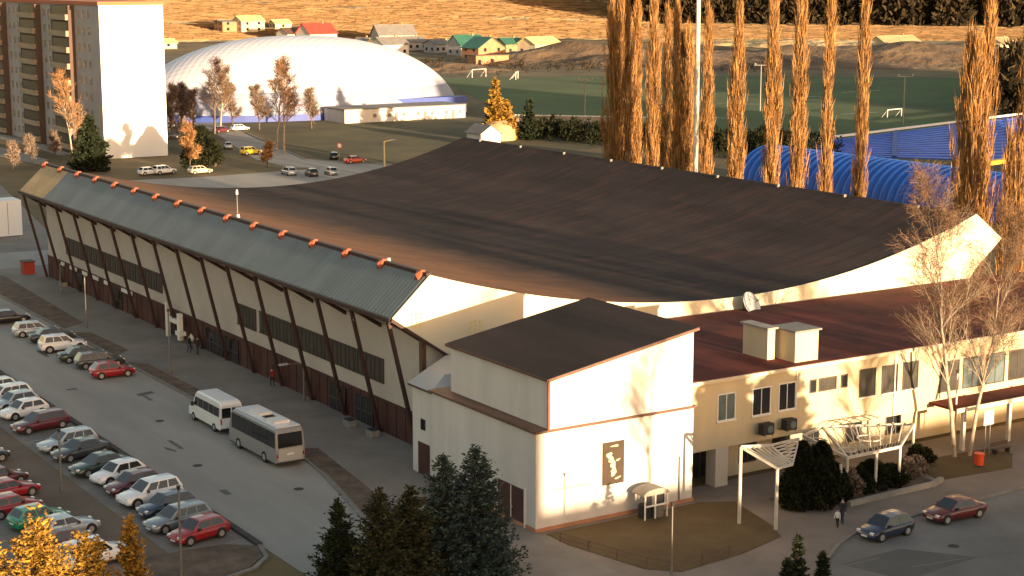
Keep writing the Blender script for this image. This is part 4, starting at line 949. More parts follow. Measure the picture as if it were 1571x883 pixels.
def make_van():
    root = empty('minibus', (0, 0, 0)); L, hw, H = 6.6, 1.0, 2.65
    b = MB(); pts = [(-L / 2, 0.4), (-L / 2 + 0.05, 2.35), (-L / 2 + 0.2, H - 0.1), (-L / 2 + 0.5, H), (L / 2 - 1.75, H), (L / 2 - 1.45, H - 0.12), (L / 2 - 0.78, 1.35), (L / 2 - 0.12, 1.12), (L / 2, 0.9), (L / 2, 0.4)]
    def sec(w, dz): return [(p[0], w, p[1] - (dz if p[1] > 1.9 else 0)) for p in pts]
    A_ = [(p[0], -hw, p[1]) if p[1] < 1.3 else (p[0], -hw * (1 - (p[1] - 1.3) * 0.07), p[1] - 0.12 * (p[1] > 2.3)) for p in pts]
    B2 = [(p[0], -hw * 0.78, p[1]) for p in pts]; C2 = [(p[0], hw * 0.78, p[1]) for p in pts]; D2 = [(a[0], -a[1], a[2]) for a in A_]
    n = len(pts); b.add(A_ + B2 + C2 + D2, [tuple(range(n))[::1], tuple(range(3 * n, 4 * n))[::-1]] + [(k * n + (i + 1) % n, k * n + i, (k + 1) * n + i, (k + 1) * n + (i + 1) % n)[::-1] for k in range(3) for i in range(n)])
    b.build('body', ['van_white'], root, center=False)
    for s in (1, -1):
        y0, y1 = (hw * 0.955, hw * 0.985) if s > 0 else (-hw * 0.985, -hw * 0.955)
        for x0, x1 in ((-3.0, -2.0), (-1.92, -0.92), (-0.84, 0.2), (0.28, 1.25), (1.33, 2.15)):
            q = [(x0, s * hw * 0.992, 1.42), (x1, s * hw * 0.992, 1.42), (x1 if x1 < 2 else x1 - 0.3, s * hw * 0.945, 2.15), (x0, s * hw * 0.945, 2.15)]
            MB().add([(p[0], p[1] + s * 0.012, p[2]) for p in q], [(0, 1, 2, 3) if s < 0 else (3, 2, 1, 0)]).build('side_window', 'car_glass', root)
        MB().box(-L / 2 - 0.02, -L / 2 + 0.05, 0.08 if s > 0 else -0.82, 0.82 if s > 0 else -0.08, 1.35, 2.15).build('rear_window', 'car_glass', root)
        MB().box(-L / 2 - 0.03, -L / 2 + 0.05, hw * 0.86 if s > 0 else -hw * 0.97, hw * 0.97 if s > 0 else -hw * 0.86, 0.85, 1.3).build('tail_light', 'tail_red', root)
        MB().box(L / 2 - 0.1, L / 2 + 0.02, 0.55 if s > 0 else -0.9, 0.9 if s > 0 else -0.55, 0.75, 0.95).build('headlight', 'lens', root)
        MB().box(L / 2 - 1.15, L / 2 - 1.0, hw if s > 0 else -hw - 0.22, hw + 0.22 if s > 0 else -hw, 1.3, 1.65).build('mirror', 'plastic_black', root)
        for x in (L / 2 - 1.0, -L / 2 + 1.3):
            wq = MB().tube((x, s * (hw - 0.25), 0.36), (x, s * (hw + 0.02), 0.36), 0.36, n=18).build('wheel', 'rubber', root)
            MB().tube((x, s * hw, 0.36), (x, s * (hw + 0.03), 0.36), 0.2, n=12).build('rim', 'alloy', wq)
    q = [(L / 2 - 0.80, -0.85, 1.40), (L / 2 - 0.80, 0.85, 1.40), (L / 2 - 1.42, 0.8, 2.45), (L / 2 - 1.42, -0.8, 2.45)]
    MB().add([(p[0] + 0.02, p[1], p[2] + 0.02) for p in q], [(0, 1, 2, 3)]).build('windscreen', 'car_glass', root)
    MB().box(-L / 2 - 0.06, L / 2 + 0.05, -hw * 0.96, hw * 0.96, 0.32, 0.5).build('bumper', 'plastic_black', root)
    MB().box(-L / 2 - 0.03, -L / 2, -0.28, 0.28, 1.0, 1.12).build('number_plate', 'plate', root)
    return root
def make_bus():
    root = empty('coach', (0, 0, 0)); L, hw, H = 8.4, 1.18, 3.0
    b = MB(); pts = [(-L / 2 + 0.04, 0.38), (-L / 2, 1.5), (-L / 2 + 0.12, H - 0.25), (-L / 2 + 0.35, H), (L / 2 - 0.8, H), (L / 2 - 0.4, H - 0.2), (L / 2, 1.2), (L / 2, 0.38)]
    n = len(pts); A_ = [(p[0], -hw, p[1]) if p[1] < 2 else (p[0], -hw * 0.96, p[1] - 0.14) for p in pts]; B2 = [(p[0], -hw * 0.8, p[1]) for p in pts]; C2 = [(p[0], hw * 0.8, p[1]) for p in pts]; D2 = [(a[0], -a[1], a[2]) for a in A_]
    b.add(A_ + B2 + C2 + D2, [tuple(range(n)), tuple(range(3 * n, 4 * n))[::-1]] + [(k * n + (i + 1) % n, k * n + i, (k + 1) * n + i, (k + 1) * n + (i + 1) % n)[::-1] for k in range(3) for i in range(n)])
    b.build('body', ['bus_silver'], root, center=False)
    MB().box(-L / 2 - 0.025, -L / 2 + 0.06, -hw * 0.84, hw * 0.84, 0.5, 1.45).build('engine_cover', 'dish_pale', root)
    b = MB(); b.box(-L / 2 + 0.25, L / 2 - 0.8, -0.98, 0.98, H, H + 0.06); rf = b.build('roof_panel', 'van_white', root)
    for x0, x1, y in ((-2.9, -1.5, 0.62), (0.0, 1.8, 0.5)): MB().box(x0, x1, -y, y, H + 0.06, H + 0.26).build('air_conditioning', 'frame_white', rf)
    MB().box(-1.3, -0.3, -0.4, 0.4, H + 0.06, H + 0.14).build('hatch', 'car_glass', rf)
    for s in (1, -1):
        for i in range(6):
            x0 = -L / 2 + 0.25 + i * 1.28; x1 = x0 + 1.24
            q = [(x0, s * (hw + 0.012), 1.5), (x1, s * (hw + 0.012), 1.5), (x1, s * (hw * 0.965 + 0.012), 2.68), (x0, s * (hw * 0.965 + 0.012), 2.68)]
            MB().add(q, [(0, 1, 2, 3) if s < 0 else (3, 2, 1, 0)]).build('side_window', 'car_glass', root)
        MB().box(-L / 2 - 0.03, -L / 2 + 0.05, hw * 0.86 if s > 0 else -hw * 0.96, hw * 0.96 if s > 0 else -hw * 0.86, 0.8, 1.05).build('tail_light', 'tail_red', root)
        MB().box(L / 2 - 0.05, L / 2 + 0.03, 0.7 if s > 0 else -1.05, 1.05 if s > 0 else -0.7, 0.65, 0.85).build('headlight', 'lens', root)
        for x in (L / 2 - 1.7, -L / 2 + 2.1):
            wq = MB().tube((x, s * (hw - 0.28), 0.44), (x, s * (hw + 0.015), 0.44), 0.44, n=18).build('wheel', 'rubber', root)
            MB().tube((x, s * hw, 0.44), (x, s * (hw + 0.03), 0.44), 0.24, n=12).build('rim', 'alloy', wq)
    MB().add([(-L / 2 - 0.012, -1.0, 1.55), (-L / 2 - 0.012, 1.0, 1.55), (-L / 2 + 0.09, 0.98, 2.62), (-L / 2 + 0.09, -0.98, 2.62)], [(3, 2, 1, 0)]).build('rear_window', 'car_glass', root).location.x -= 0.03
    MB().add([(L / 2 + 0.01, -1.08, 1.25), (L / 2 + 0.01, 1.08, 1.25), (L / 2 - 0.34, 1.0, 2.7), (L / 2 - 0.34, -1.0, 2.7)], [(0, 1, 2, 3)]).build('windscreen', 'car_glass', root)
    MB().box(-L / 2 - 0.04, -L / 2, -0.28, 0.28, 0.95, 1.08).build('number_plate', 'plate', root)
    MB().box(-L / 2 - 0.02, L / 2 + 0.04, -hw * 0.97, hw * 0.97, 0.28, 0.42).build('bumper', 'plastic_black', root)
    return root
PROTO = {}
def car(kind, paint, x, y, deg, label, group, z=0.025):
    if kind not in PROTO: PROTO[kind] = make_car(kind, paint); r = PROTO[kind]
    else:
        r = copy_tree(PROTO[kind])
    for ch in r.children:
        if ch.name.split('.')[0] == 'body':
            ch.material_slots[0].link = 'OBJECT'; ch.material_slots[0].material = M['paint_' + paint]
    tag(r, label, 'car', group); place(r, (x, y, z), R_(deg)); return r
GB = 'cars parked nose out along the dark kerb'; GC = 'cars in the left row of the car park'; GA = 'cars parked along the kerb across the road'; GM = 'cars behind the hall'; GF = 'cars at the street kerb in front'
X_B = 40.2
for kind, pt, y, lab in (('hatch', 'white', 147.4, 'white hatchback farthest along the dark kerb at the left edge'), ('wagon', 'white', 144.3, 'white estate car just nearer than the farthest hatchback'),
        ('hatch', 'silver', 141.6, 'pale silver hatchback between two white cars in the far row'), ('hatch', 'white', 138.4, 'white hatchback directly behind the long maroon car'), ('wagon', 'maroon', 133.6, 'long dark maroon estate car by the gap in the dark kerb'),
        ('wagon', 'silver', 126.8, 'silver blue estate car beside a dark saloon'), ('sedan', 'dgrey', 124.0, 'dark grey saloon parked tight against the silver estate car'),
        ('sedan', 'dgreen', 119.3, 'dark green saloon beyond the small white car'), ('hatch', 'white', 116.4, 'small white car with dark windows between green and red cars'), ('hatch', 'maroon', 113.3, 'dark red hatchback between the small white car and the white off-roader'),
        ('suv', 'white', 110.2, 'white off-roader in the middle of the kerb row'), ('hatch', 'navy', 107.2, 'dark navy hatchback beside the white off-roader'),
        ('wagon', 'grey', 104.0, 'blue grey estate car next to the bright red hatchback'), ('hatch', 'red', 100.9, 'bright red hatchback nearest the rounded kerb corner')):
    car(kind, pt, X_B - (0.0 if kind == 'hatch' else 0.1) + random.uniform(-0.25, 0.2), y, 180 + 11 + random.uniform(-2, 3), lab, GB)
for kind, pt, x, y, lab in (('hatch', 'dgrey', 33.2, 126.5, 'dark grey hatchback cut by the left edge of the picture'), ('hatch', 'maroon', 32.6, 119.9, 'dull maroon car with pale glass behind the red saloon'),
        ('sedan', 'red', 32.2, 116.6, 'red saloon near the left edge'), ('hatch', 'red', 31.4, 112.8, 'red hatchback next to the green car'), ('hatch', 'green', 32.2, 109.3, 'bright green hatchback behind the golden trees'),
        ('sedan', 'silver', 33.0, 106.4, 'silver saloon nearer than the green hatchback'), ('hatch', 'maroon', 32.2, 103.6, 'maroon hatchback half hidden by the golden trees'), ('suv', 'white', 32.8, 99.9, 'white off-roader between the two golden tree groups')):
    car(kind, pt, x, y, 11 + random.uniform(-3, 4), lab, GC)
for kind, pt, x, y, lab in (('sedan', 'black', 50.4, 178.6, 'black saloon farthest along the pavement kerb at the left edge'), ('wagon', 'silver', 50.9, 170.6, 'silver estate car behind the white off-roader'), ('sedan', 'dgrey', 51.4, 166.8, 'dark saloon squeezed between the silver and white cars'),
        ('suv', 'white', 50.9, 161.9, 'white off-roader parked across from the hall wall'), ('sedan', 'dgreen', 51.1, 156.6, 'dark green saloon beside the single red hatchback'), ('wagon', 'dgrey', 51.6, 153.2, 'dark grey estate car partly hidden by the red car'), ('hatch', 'red', 51.2, 148.6, 'red hatchback alone at the near end of the kerb parking')):
    car(kind, pt, x, y, -4 + random.uniform(-2, 2), lab, GA)
car('hatch', 'navy', 78.3, 77.4, 180 + 3, 'dark blue hatchback at the street kerb in front of the yew', GF)
car('sedan', 'maroon', 84.9, 77.6, 180 - 2, 'dark red saloon at the street kerb behind the blue car', GF)
for kind, pt, px, py, dg, lab in (('suv', 'white', 252, 267, 10, 'bright white off-roader near the foot of the tower'), ('wagon', 'cream', 307, 266, 5, 'cream and dark estate car beside the round dark tree'), ('wagon', 'silver', 443, 268, 85, 'silver estate car with red rear near the roof edge'),
        ('hatch', 'dgrey', 478, 270, 80, 'dark car half hidden by the roof edge'), ('hatch', 'grey', 508, 268, 80, 'grey car farthest right along the roof edge'), ('sedan', 'orange', 544, 250, 5, 'bright orange red saloon by the back road'), ('hatch', 'black', 513, 244, 60, 'black hatchback left of the orange red saloon'),
        ('suv', 'yellow', 385, 237, 5, 'yellow van-like car beyond the round tree'), ('wagon', 'white', 368, 200, 5, 'white estate car on the grass near the dome trees'), ('hatch', 'maroon', 340, 203, 5, 'maroon car left of the white estate car near the dome'),
        ('hatch', 'silver', 350, 228, 70, 'silver car at the back road bend'), ('hatch', 'white', 228, 268, 10, 'white hatchback left of the bright white off-roader'), ('hatch', 'dgrey', 262, 212, 5, 'dark car in the gap between tower and birch'), ('hatch', 'white', 255, 196, 5, 'pale car just right of the tower gable')):
    p = G(px, py); car(kind, pt, p[0], p[1], dg, lab, GM, 0.05)
v = make_van(); tag(v, 'white minibus with two dark rear windows parked before the silver coach', 'minibus'); place(v, (52.45, 127.4, 0.02), R_(90))
v = make_bus(); tag(v, 'silver grey coach with a white roof parked behind the minibus', 'coach'); place(v, (52.3, 117.2, 0.02), R_(91))

# ------------------------------------------------------------------ LAMPS, MASTS, SIGNS
def lamp(x, y, h, adir, label, al=1.3, m='pole_grey', grp='street lamps around the hall', r=0.07):
    o = empty('street_lamp', (x, y, 0.02), label, 'street lamp', grp)
    b = MB(); b.tube((x, y, 0), (x, y, h), r * 1.3, r, n=8); b.tube((x, y, 0), (x, y, 0.5), r * 2, n=8); b.build('pole', m, o)
    if al:
        d = Vector((math.cos(adir), math.sin(adir), 0)); e = Vector((x, y, h)) + d * al + Vector((0, 0, 0.15))
        b = MB(); b.tube((x, y, h - 0.03), e, r * 0.8, n=6); b.build('arm', m, o)
        b = MB(); b.beam(e - d * 0.1, e + d * 0.7, 0.28, 0.14); b.build('lamp_head', 'dish', o)
    else:
        b = MB(); b.tube((x, y, h), (x, y, h + 0.25), 0.09, 0.14, n=10); b.build('lamp_head', 'plastic_black', o)
    return o
lamp(61.9, 130.5, 3.4, math.pi, 'short lamp with an arm in front of the dark red plinth', 1.6)
lamp(35.9, 116.0, 4.4, 0, 'thin grey lamp pole in the middle of the car park', 0)
lamp(36.4, 94.6, 5.6, 0, 'thin grey lamp pole on the kerb corner island', 0)
lamp(56.0, 146.5, 5.9, math.pi, 'tall lamp pole in the grass verge near the red hatchback', 0)
lamp(56.4, 171.0, 5.4, math.pi, 'lamp pole in the far grass verge by the parked off-roader', 0)
lamp(60.5, 192.0, 3.6, math.pi, 'small lamp pole by the far part of the dark red plinth', 0)
lamp(152.9, 284.9, 5.6, 0.2, 'yellow lamp with a square arm behind the dark roof', 2.0, 'pole_yellow', r=0.14)
lamp(61.9, 79.0, 4.4, 0, 'thin lamp pole at the edge of the brown lawn', 0, r=0.045)
lamp(98.0, 89.9, 6.0, 0, 'lamp pole rising beside the right canopy', 0, 'pole_white')
def mast(x, y, h, label, r=0.25, m='pole_white', heads=4):
    o = empty('floodlight_mast', (x, y, 0), label, 'floodlight mast', 'floodlight masts round the pitches')
    MB().tube((x, y, 0), (x, y, h), r * 1.4, r, n=10).build('pole', m, o)
    MB().beam((x - 1.6, y + 1, h), (x + 1.6, y - 1, h), 0.2, 0.2).build('crossbar', m, o)
    for i in range(heads):
        t = -1.5 + 3.0 * i / max(1, heads - 1); MB().box(x + t - 0.3, x + t + 0.3, y - t * 0.6 - 0.3, y - t * 0.6 + 0.1, h + 0.05, h + 0.6).build('floodlight', 'pole_grey', o)
mast(151.5, 189.5, 42, 'tall pale mast rising among the poplars out of the picture', 0.30)
p = G(897, 178); mast(p[0], p[1], 9.5, 'slim green grey mast left of the first fat poplar', 0.16, 'pole_grey', 2)
p = G(1385, 196); mast(p[0], p[1], 12.5, 'slim mast standing in the pitch near the soil mound', 0.16, 'pole_grey', 2)
p = G(1166, 170); mast(p[0], p[1], 12.5, 'slim mast showing between two poplars', 0.16, 'pole_grey', 2)
def goal(px, py, lab, s=1.0, rot=0.3):
    p = G(px, py); o = empty('football_goal', (p[0], p[1], 0), lab, 'goal', 'football goals on the pitches'); c, s_ = math.cos(rot), math.sin(rot)
    P = lambda u, v, z: (p[0] + (u * c - v * s_) * s, p[1] + (u * s_ + v * c) * s, z * s)
    MB().tube(P(-3.6, 0, 0), P(-3.6, 0, 2.4), 0.12, n=6).build('post', 'frame_white', o); MB().tube(P(3.6, 0, 0), P(3.6, 0, 2.4), 0.12, n=6).build('post', 'frame_white', o)
    MB().tube(P(-3.6, 0, 2.4), P(3.6, 0, 2.4), 0.12, n=6).build('crossbar', 'frame_white', o)
    for u in (-3.6, 3.6): MB().tube(P(u, 0, 2.4), P(u, 2, 0), 0.07, n=6).build('stay', 'frame_white', o)
goal(1537, 152, 'white football goal at the right end of the pitch', 1.2, -0.6); goal(793, 121, 'small white goal near the carport', 1.1, 0.9); goal(735, 118, 'white goal at the far left of the pitch', 1.2, 0.4); goal(1372, 180, 'small white goal under the slim pitch mast', 0.9, 0.2)
# fence / wall with white coping on the near side of the pitch
a_, c_ = Vector(G(785, 186)), Vector(G(1000, 190)); b = MB(); b.beam(a_ + Vector((0, 0, 0.8)), c_ + Vector((0, 0, 0.8)), 0.3, 1.6); b.beam(a_ + Vector((0, 0, 1.7)), c_ + Vector((0, 0, 1.7)), 0.5, 0.2, m=1)
tag(b.build('boundary_wall', ['concrete', 'frame_white']), 'long low wall with pale coping at the near edge of the pitch', 'wall')
# sign, bin, bench
sg = empty('notice_board', (98.4, 87.0, 0.1), 'grey notice board on two tall legs beside the orange bin', 'notice board')
for dx in (-0.25, 0.25): MB().tube((98.4 + dx, 87.0, 0.1), (98.4 + dx, 87.0, 3.6), 0.05, n=8).build('leg', 'pole_grey', sg)
MB().box(97.85, 98.95, 86.93, 86.97, 2.5, 3.7).build('board', 'dish', sg)
bn = empty('litter_bin', (95.6, 85.2, 0.12), 'round orange litter bin on the brown bed by the street', 'litter bin')
MB().tube((95.6, 85.2, 0.25), (95.6, 85.2, 1.05), 0.33, 0.38, n=16).build('bucket', 'orange_bin', bn); MB().tube((95.6, 85.2, 1.05), (95.6, 85.2, 1.13), 0.41, n=16).build('rim', 'orange_bin', bn)
MB().tube((95.6, 85.2, 0.1), (95.6, 85.2, 0.3), 0.08, n=8).build('foot', 'plastic_black', bn)
bc = empty('bench', (99.6, 86.9, 0.12), 'dark park bench right of the notice board', 'bench')
MB().box(98.9, 100.7, 86.6, 87.0, 0.5, 0.57).build('seat', 'frame_brown', bc); MB().box(98.9, 100.7, 87.0, 87.06, 0.65, 1.0).build('backrest', 'frame_brown', bc)
for x in (99.1, 100.5): MB().box(x - 0.04, x + 0.04, 86.6, 87.05, 0.1, 0.5).build('leg', 'plastic_black', bc)
def round_sign(x, y, h, lab):
    o = empty('road_sign', (x, y, 0), lab, 'road sign'); MB().tube((x, y, 0), (x, y, h), 0.07, n=6).build('pole', 'pole_grey', o)
    b = MB(); b.tube((x, y - 0.06, h), (x, y - 0.02, h), 0.55, n=16); b.tube((x, y - 0.08, h), (x, y - 0.061, h), 0.38, n=16, m=1); b.build('disc', ['orange_bin', 'frame_white'], o)
p = G(521, 251); round_sign(p[0], p[1], 3.6, 'round red and white road sign by the back road')
# entrance pieces: white frame and stair rail in front of the plinth
ef = empty('gateway', (62.0, 160.5, 0.1), 'stepped white gateway standing before the dark red plinth', 'gateway')
MB().box(61.9, 62.25, 162.4, 162.8, 0.1, 3.6).build('post', 'frame_white', ef); MB().box(61.9, 62.2, 159.2, 162.4, 1.8, 2.25).build('crosspiece', 'frame_white', ef)
MB().box(61.8, 62.2, 158.8, 159.4, 0.3, 3.0).build('panel', 'frame_white', ef); MB().box(61.5, 62.2, 158.0, 159.2, 0.9, 1.3).build('box', 'frame_white', ef)
for (x, y) in ((61.4, 121.0), (61.5, 117.2), (62.2, 196.5)):
    r = empty('planter_box', (x, y, 0.1), {121.0: 'small pale box on the pavement below the near windows', 117.2: 'pale box on the pavement next to the near door', 196.5: 'pale box at the far end of the pavement'}[y], 'box')
    MB().box(x - 0.35, x + 0.35, y - 0.5, y + 0.5, 0.1, 0.6).build('tub', 'concrete', r); MB().box(x - 0.3, x + 0.3, y - 0.45, y + 0.45, 0.6, 0.68).build('soil', 'cloth_dark', r)
rb = empty('red_kiosk', (61.4, 207.5, 0), 'small red kiosk at the far corner of the hall', 'kiosk')
MB().box(60.7, 62.0, 206.7, 208.2, 0.1, 1.6).build('body', 'tile_red', rb); MB().box(60.6, 62.1, 206.6, 208.3, 1.6, 1.7).build('roof', 'dark_red', rb)

# ------------------------------------------------------------------ PEOPLE
def person(x, y, deg, label, top='cloth_dark', legs='cloth_blue', s=1.0, z=0.1, stride=0.18):
    me = bpy.data.meshes.new('p'); st_ = stride
    V = [(0, 0, .95), (0, 0, 1.15), (0, 0, 1.38), (0, 0, 1.50), (0.01, 0, 1.60), (0.02, 0, 1.70),
         (0, .10, .90), (st_ * .6, .10, .50), (st_ * .4, .11, .09), (st_ * .4 + .15, .11, .05), (0, -.10, .90), (-st_ * .3, -.10, .50), (-st_, -.11, .10), (-st_ + .14, -.11, .05),
         (0, .19, 1.38), (-.03, .25, 1.12), (.06, .26, .88), (.09, .26, .80), (0, -.19, 1.38), (.03, -.25, 1.12), (.12, -.26, .90), (.16, -.26, .83)]
    E = [(0, 1), (1, 2), (2, 3), (3, 4), (4, 5), (0, 6), (6, 7), (7, 8), (8, 9), (0, 10), (10, 11), (11, 12), (12, 13), (2, 14), (14, 15), (15, 16), (16, 17), (2, 18), (18, 19), (19, 20), (20, 21)]
    rad = [.15, .14, .16, .06, .10, .09, .10, .07, .05, .045, .10, .07, .05, .045, .075, .05, .035, .03, .075, .05, .035, .03]
    for hnd, sy in ((17, 1), (21, -1)):
        bx, by, bz = V[hnd]
        for k in range(5):
            i = len(V); V.append((bx + 0.01 + 0.012 * k, by + sy * 0.005 * (k - 2) + (0.03 * -sy if k == 4 else 0), bz - (0.06, 0.08, 0.085, 0.075, 0.03)[k])); E.append((hnd, i)); rad.append(.009)
    me.from_pydata(V, E, []); ob = bpy.data.objects.new('tmp', me); COL.objects.link(ob)
    m1 = ob.modifiers.new('s', 'SKIN'); m2 = ob.modifiers.new('b', 'SUBSURF'); m2.levels = 1; m2.render_levels = 1
    sv = me.skin_vertices[0].data
    for i, r in enumerate(rad): sv[i].radius = (r * (0.8 if 0 < i < 3 else 1), r)
    sv[0].use_root = True
    dg = bpy.context.evaluated_depsgraph_get(); me2 = bpy.data.meshes.new_from_object(ob.evaluated_get(dg)); bpy.data.objects.remove(ob)
    me2.materials.clear()
    for mm in ('skin', top, legs, 'rubber'): me2.materials.append(M[mm])
    for p in me2.polygons:
        c = p.center; p.use_smooth = True
        p.material_index = 0 if (c.z > 1.47 or (abs(c.y) > .2 and c.z < .89)) else (3 if c.z < .10 else (2 if c.z < .92 and abs(c.y) < .2 else 1))
    r = empty('person', (0, 0, 0), label, 'person'); o = link('body', me2, r, center=False)
    b = MB(); n = 10; vs = []
    for j in range(5):
        t = j / 4 * math.pi / 2
        for i in range(n): a = 2 * math.pi * i / n; vs.append((-0.005 + .108 * math.cos(t) * math.cos(a) - 0.012, .10 * math.cos(t) * math.sin(a), 1.66 + .135 * math.sin(t) - (.05 if math.cos(a) < 0 and j == 0 else 0)))
    b.add(vs, [(j * n + i, j * n + (i + 1) % n, (j + 1) * n + (i + 1) % n, (j + 1) * n + i) for j in range(4) for i in range(n)], 0, True); b.build('hair', 'hair', r)
    place(r, (x, y, z), R_(deg), s); return r
person(77.5, 80.6, 200, 'person in dark clothes walking on the pavement by the yew')
person(76.7, 80.2, 200, 'shorter person in a pale jacket walking beside the dark one', 'cloth_white', 'cloth_dark', 0.72)
person(61.3, 152.9, 20, 'person in black standing at the hall entrance', 'cloth_dark', 'cloth_dark')
person(60.9, 154.0, -60, 'person in blue trousers talking at the hall entrance', 'cloth_dark', 'cloth_blue', 0.98)
person(61.8, 136.8, 90, 'person in red walking along the hall plinth', 'cloth_red', 'cloth_dark')
person(61.7, 155.4, 200, 'person in a pale top farther along at the hall entrance', 'cloth_white', 'cloth_blue', 0.96)

# ------------------------------------------------------------------ VEGETATION
RNG = np.random.default_rng(5)
def blades(P0, D, Lh, Wd, jit=0.0):
    """thin triangles: base points P0 (n,3), direction D, length, width"""
    n = len(P0); D = D / (np.linalg.norm(D, axis=1, keepdims=True) + 1e-9)
    rv = RNG.normal(size=(n, 3)); S = np.cross(D, rv); S /= (np.linalg.norm(S, axis=1, keepdims=True) + 1e-9)
    Lh = np.broadcast_to(np.asarray(Lh), (n,))[:, None]; Wd = np.broadcast_to(np.asarray(Wd), (n,))[:, None]
    a = P0 - S * Wd * 0.5; b_ = P0 + S * Wd * 0.5; t = P0 + D * Lh; 
    m1 = P0 + D * Lh * 0.55 + S * Wd * 0.7; 
    V = np.stack([a, b_, m1, t], 1).reshape(-1, 3); T = np.arange(n * 4).reshape(n, 4)
    return V, T
def tubes_np(segs, n=4):
    V, F = [], []
    for p0, p1, r0, r1 in segs:
        d = Vector(p1) - Vector(p0); 
        if d.length < 1e-4: continue
        d.normalize(); u = d.cross(Vector((0.3, 0.9, 0.1))).normalized(); v = d.cross(u); k = len(V)
        for c, r in ((Vector(p0), r0), (Vector(p1), r1)):
            for i in range(n): t = 2 * math.pi * i / n; V.append(tuple(c + (u * math.cos(t) + v * math.sin(t)) * r))
        for i in range(n): F.append((k + i, k + (i + 1) % n, k + n + (i + 1) % n, k + n + i))
    return np.array(V), np.array(F)
def conifer_mesh(h, r, seed, levels=30, per=9, prof=0.85, upturn=0.25, density=1.0, zlow=0.05, droop=0.12, leaf=0.30, lw=0.09):
    rg = np.random.default_rng(seed); P, D, Ls = [], [], []
    for k in range(levels):
        f = k / (levels - 1); z = h * (zlow + (0.97 - zlow) * f); Rm = r * (1 - f) ** prof * (0.85 + 0.3 * rg.random()) + 0.05 * r
        nb = max(3, int(per * (1 - 0.55 * f)))
        a0 = rg.random() * 6.28
        for j in range(nb):
            a = a0 + 6.28 * j / nb + rg.normal() * 0.25; L = Rm * (0.55 + 0.6 * rg.random()); n = max(5, int(L * 13 * density))
            t = np.linspace(0.12, 1, n); zz = z - droop * L * 4 * t * (1 - t * 0.75) + upturn * L * t ** 2 + rg.normal() * 0.03 * h
            c = np.stack([np.cos(a) * L * t, np.sin(a) * L * t, zz], 1)
            for s in range(3):
                ang = a + rg.normal(size=n) * 0.9; jj = rg.normal(size=(n, 3)) * 0.05 * r
                P.append(c + jj); D.append(np.stack([np.cos(ang), np.sin(ang), 0.25 + rg.normal(size=n) * 0.35], 1)); Ls.append(np.full(n, leaf) * (0.6 + 0.8 * rg.random(n)) * (1.2 - 0.5 * t))
    n = int(30 * density); P.append(np.stack([rg.normal(size=n) * .03, rg.normal(size=n) * .03, h * (0.9 + 0.1 * rg.random(n))], 1)); D.append(np.stack([rg.normal(size=n) * .4, rg.normal(size=n) * .4, np.ones(n)], 1)); Ls.append(np.full(n, leaf))
    P = np.concatenate(P); D = np.concatenate(D); Ls = np.concatenate(Ls)
    return blades(P, D, Ls, lw * (0.7 + 0.8 * RNG.random(len(P))))
def finish_tree(name, crown, trunk, cm, tm, label, cat='tree', group=None):
    r = empty(name, (0, 0, 0), label, cat, group)
    o = tris('crown', crown[0], crown[1], cm, r)
    t = tris('trunk', trunk[0], trunk[1], tm, r)
    return r
def conifer(name, x, y, h, r, m, seed, label, group=None, z=0.1, **kw):
    c = conifer_mesh(h, r, seed, **kw); t = tubes_np([((0, 0, 0), (0, 0, h * 0.5), h * 0.02 + 0.05, h * 0.012 + 0.02), ((0, 0, h * 0.5), (0, 0, h * 0.97), h * 0.012 + 0.02, 0.01)], 8)
    o = finish_tree(name, c, t, m, 'bark', label, 'tree', group); return place(o, (x, y, z), RNG.random() * 6)
GS = 'conifers in front of the white block'
conifer('spruce_tree', 42.8, 86.0, 5.9, 2.2, 'spruce_dark', 1, 'small dark spruce at the left of the conifer group', GS, levels=28, per=10)
conifer('spruce_tree', 44.6, 84.2, 6.7, 2.5, 'spruce_olive', 2, 'olive green spruce second from the left in the conifer group', GS, levels=30, per=10, prof=0.6)
conifer('spruce_tree', 46.8, 84.6, 6.4, 2.3, 'spruce_olive', 3, 'short olive spruce in the dip between olive and blue spruces', GS, levels=30, per=10, prof=0.6)
conifer('spruce_tree', 49.2, 84.8, 7.9, 2.4, 'spruce_blue', 4, 'blue grey spruce with the left of the two high tips', GS, levels=34, per=11, prof=0.62)
conifer('spruce_tree', 51.2, 84.4, 8.1, 2.9, 'spruce_blue', 5, 'tallest blue grey spruce right before the white block', GS, levels=36, per=12, prof=0.62)
GT = 'golden trees at the lower left'
conifer('thuja_tree', 23.2, 79.0, 10.2, 2.7, 'thuja_gold', 6, 'broad golden sunlit tree in the lower left corner', GT, levels=34, per=10, prof=0.5, upturn=0.8, leaf=0.26, lw=0.09, density=1.7)
conifer('thuja_tree', 20.9, 80.5, 9.3, 2.2, 'thuja_gold', 7, 'golden tree cut by the left edge of the picture', GT, levels=30, per=9, prof=0.5, upturn=0.8, leaf=0.26, lw=0.09, density=1.7)
conifer('thuja_tree', 25.4, 78.6, 9.2, 2.1, 'thuja_gold', 8, 'golden tree right of the broad one in front of the silver cars', GT, levels=30, per=9, prof=0.5, upturn=0.8, leaf=0.26, lw=0.09, density=1.7)
conifer('thuja_tree', 28.0, 79.6, 9.1, 1.5, 'thuja_gold', 9, 'slim pointed golden tree standing apart on the right', GT, levels=32, per=9, prof=0.55, upturn=0.8, leaf=0.26, lw=0.09, density=1.7)
conifer('pine_tree', 65.8, 72.0, 3.6, 0.9, 'spruce_dark', 10, 'small dark pine tip at the bottom edge right of the lawn', levels=14, per=8)
conifer('pine_tree', 67.4, 71.6, 2.4, 0.7, 'spruce_dark', 11, 'lower dark pine tip just right of the taller one', levels=12, per=8)
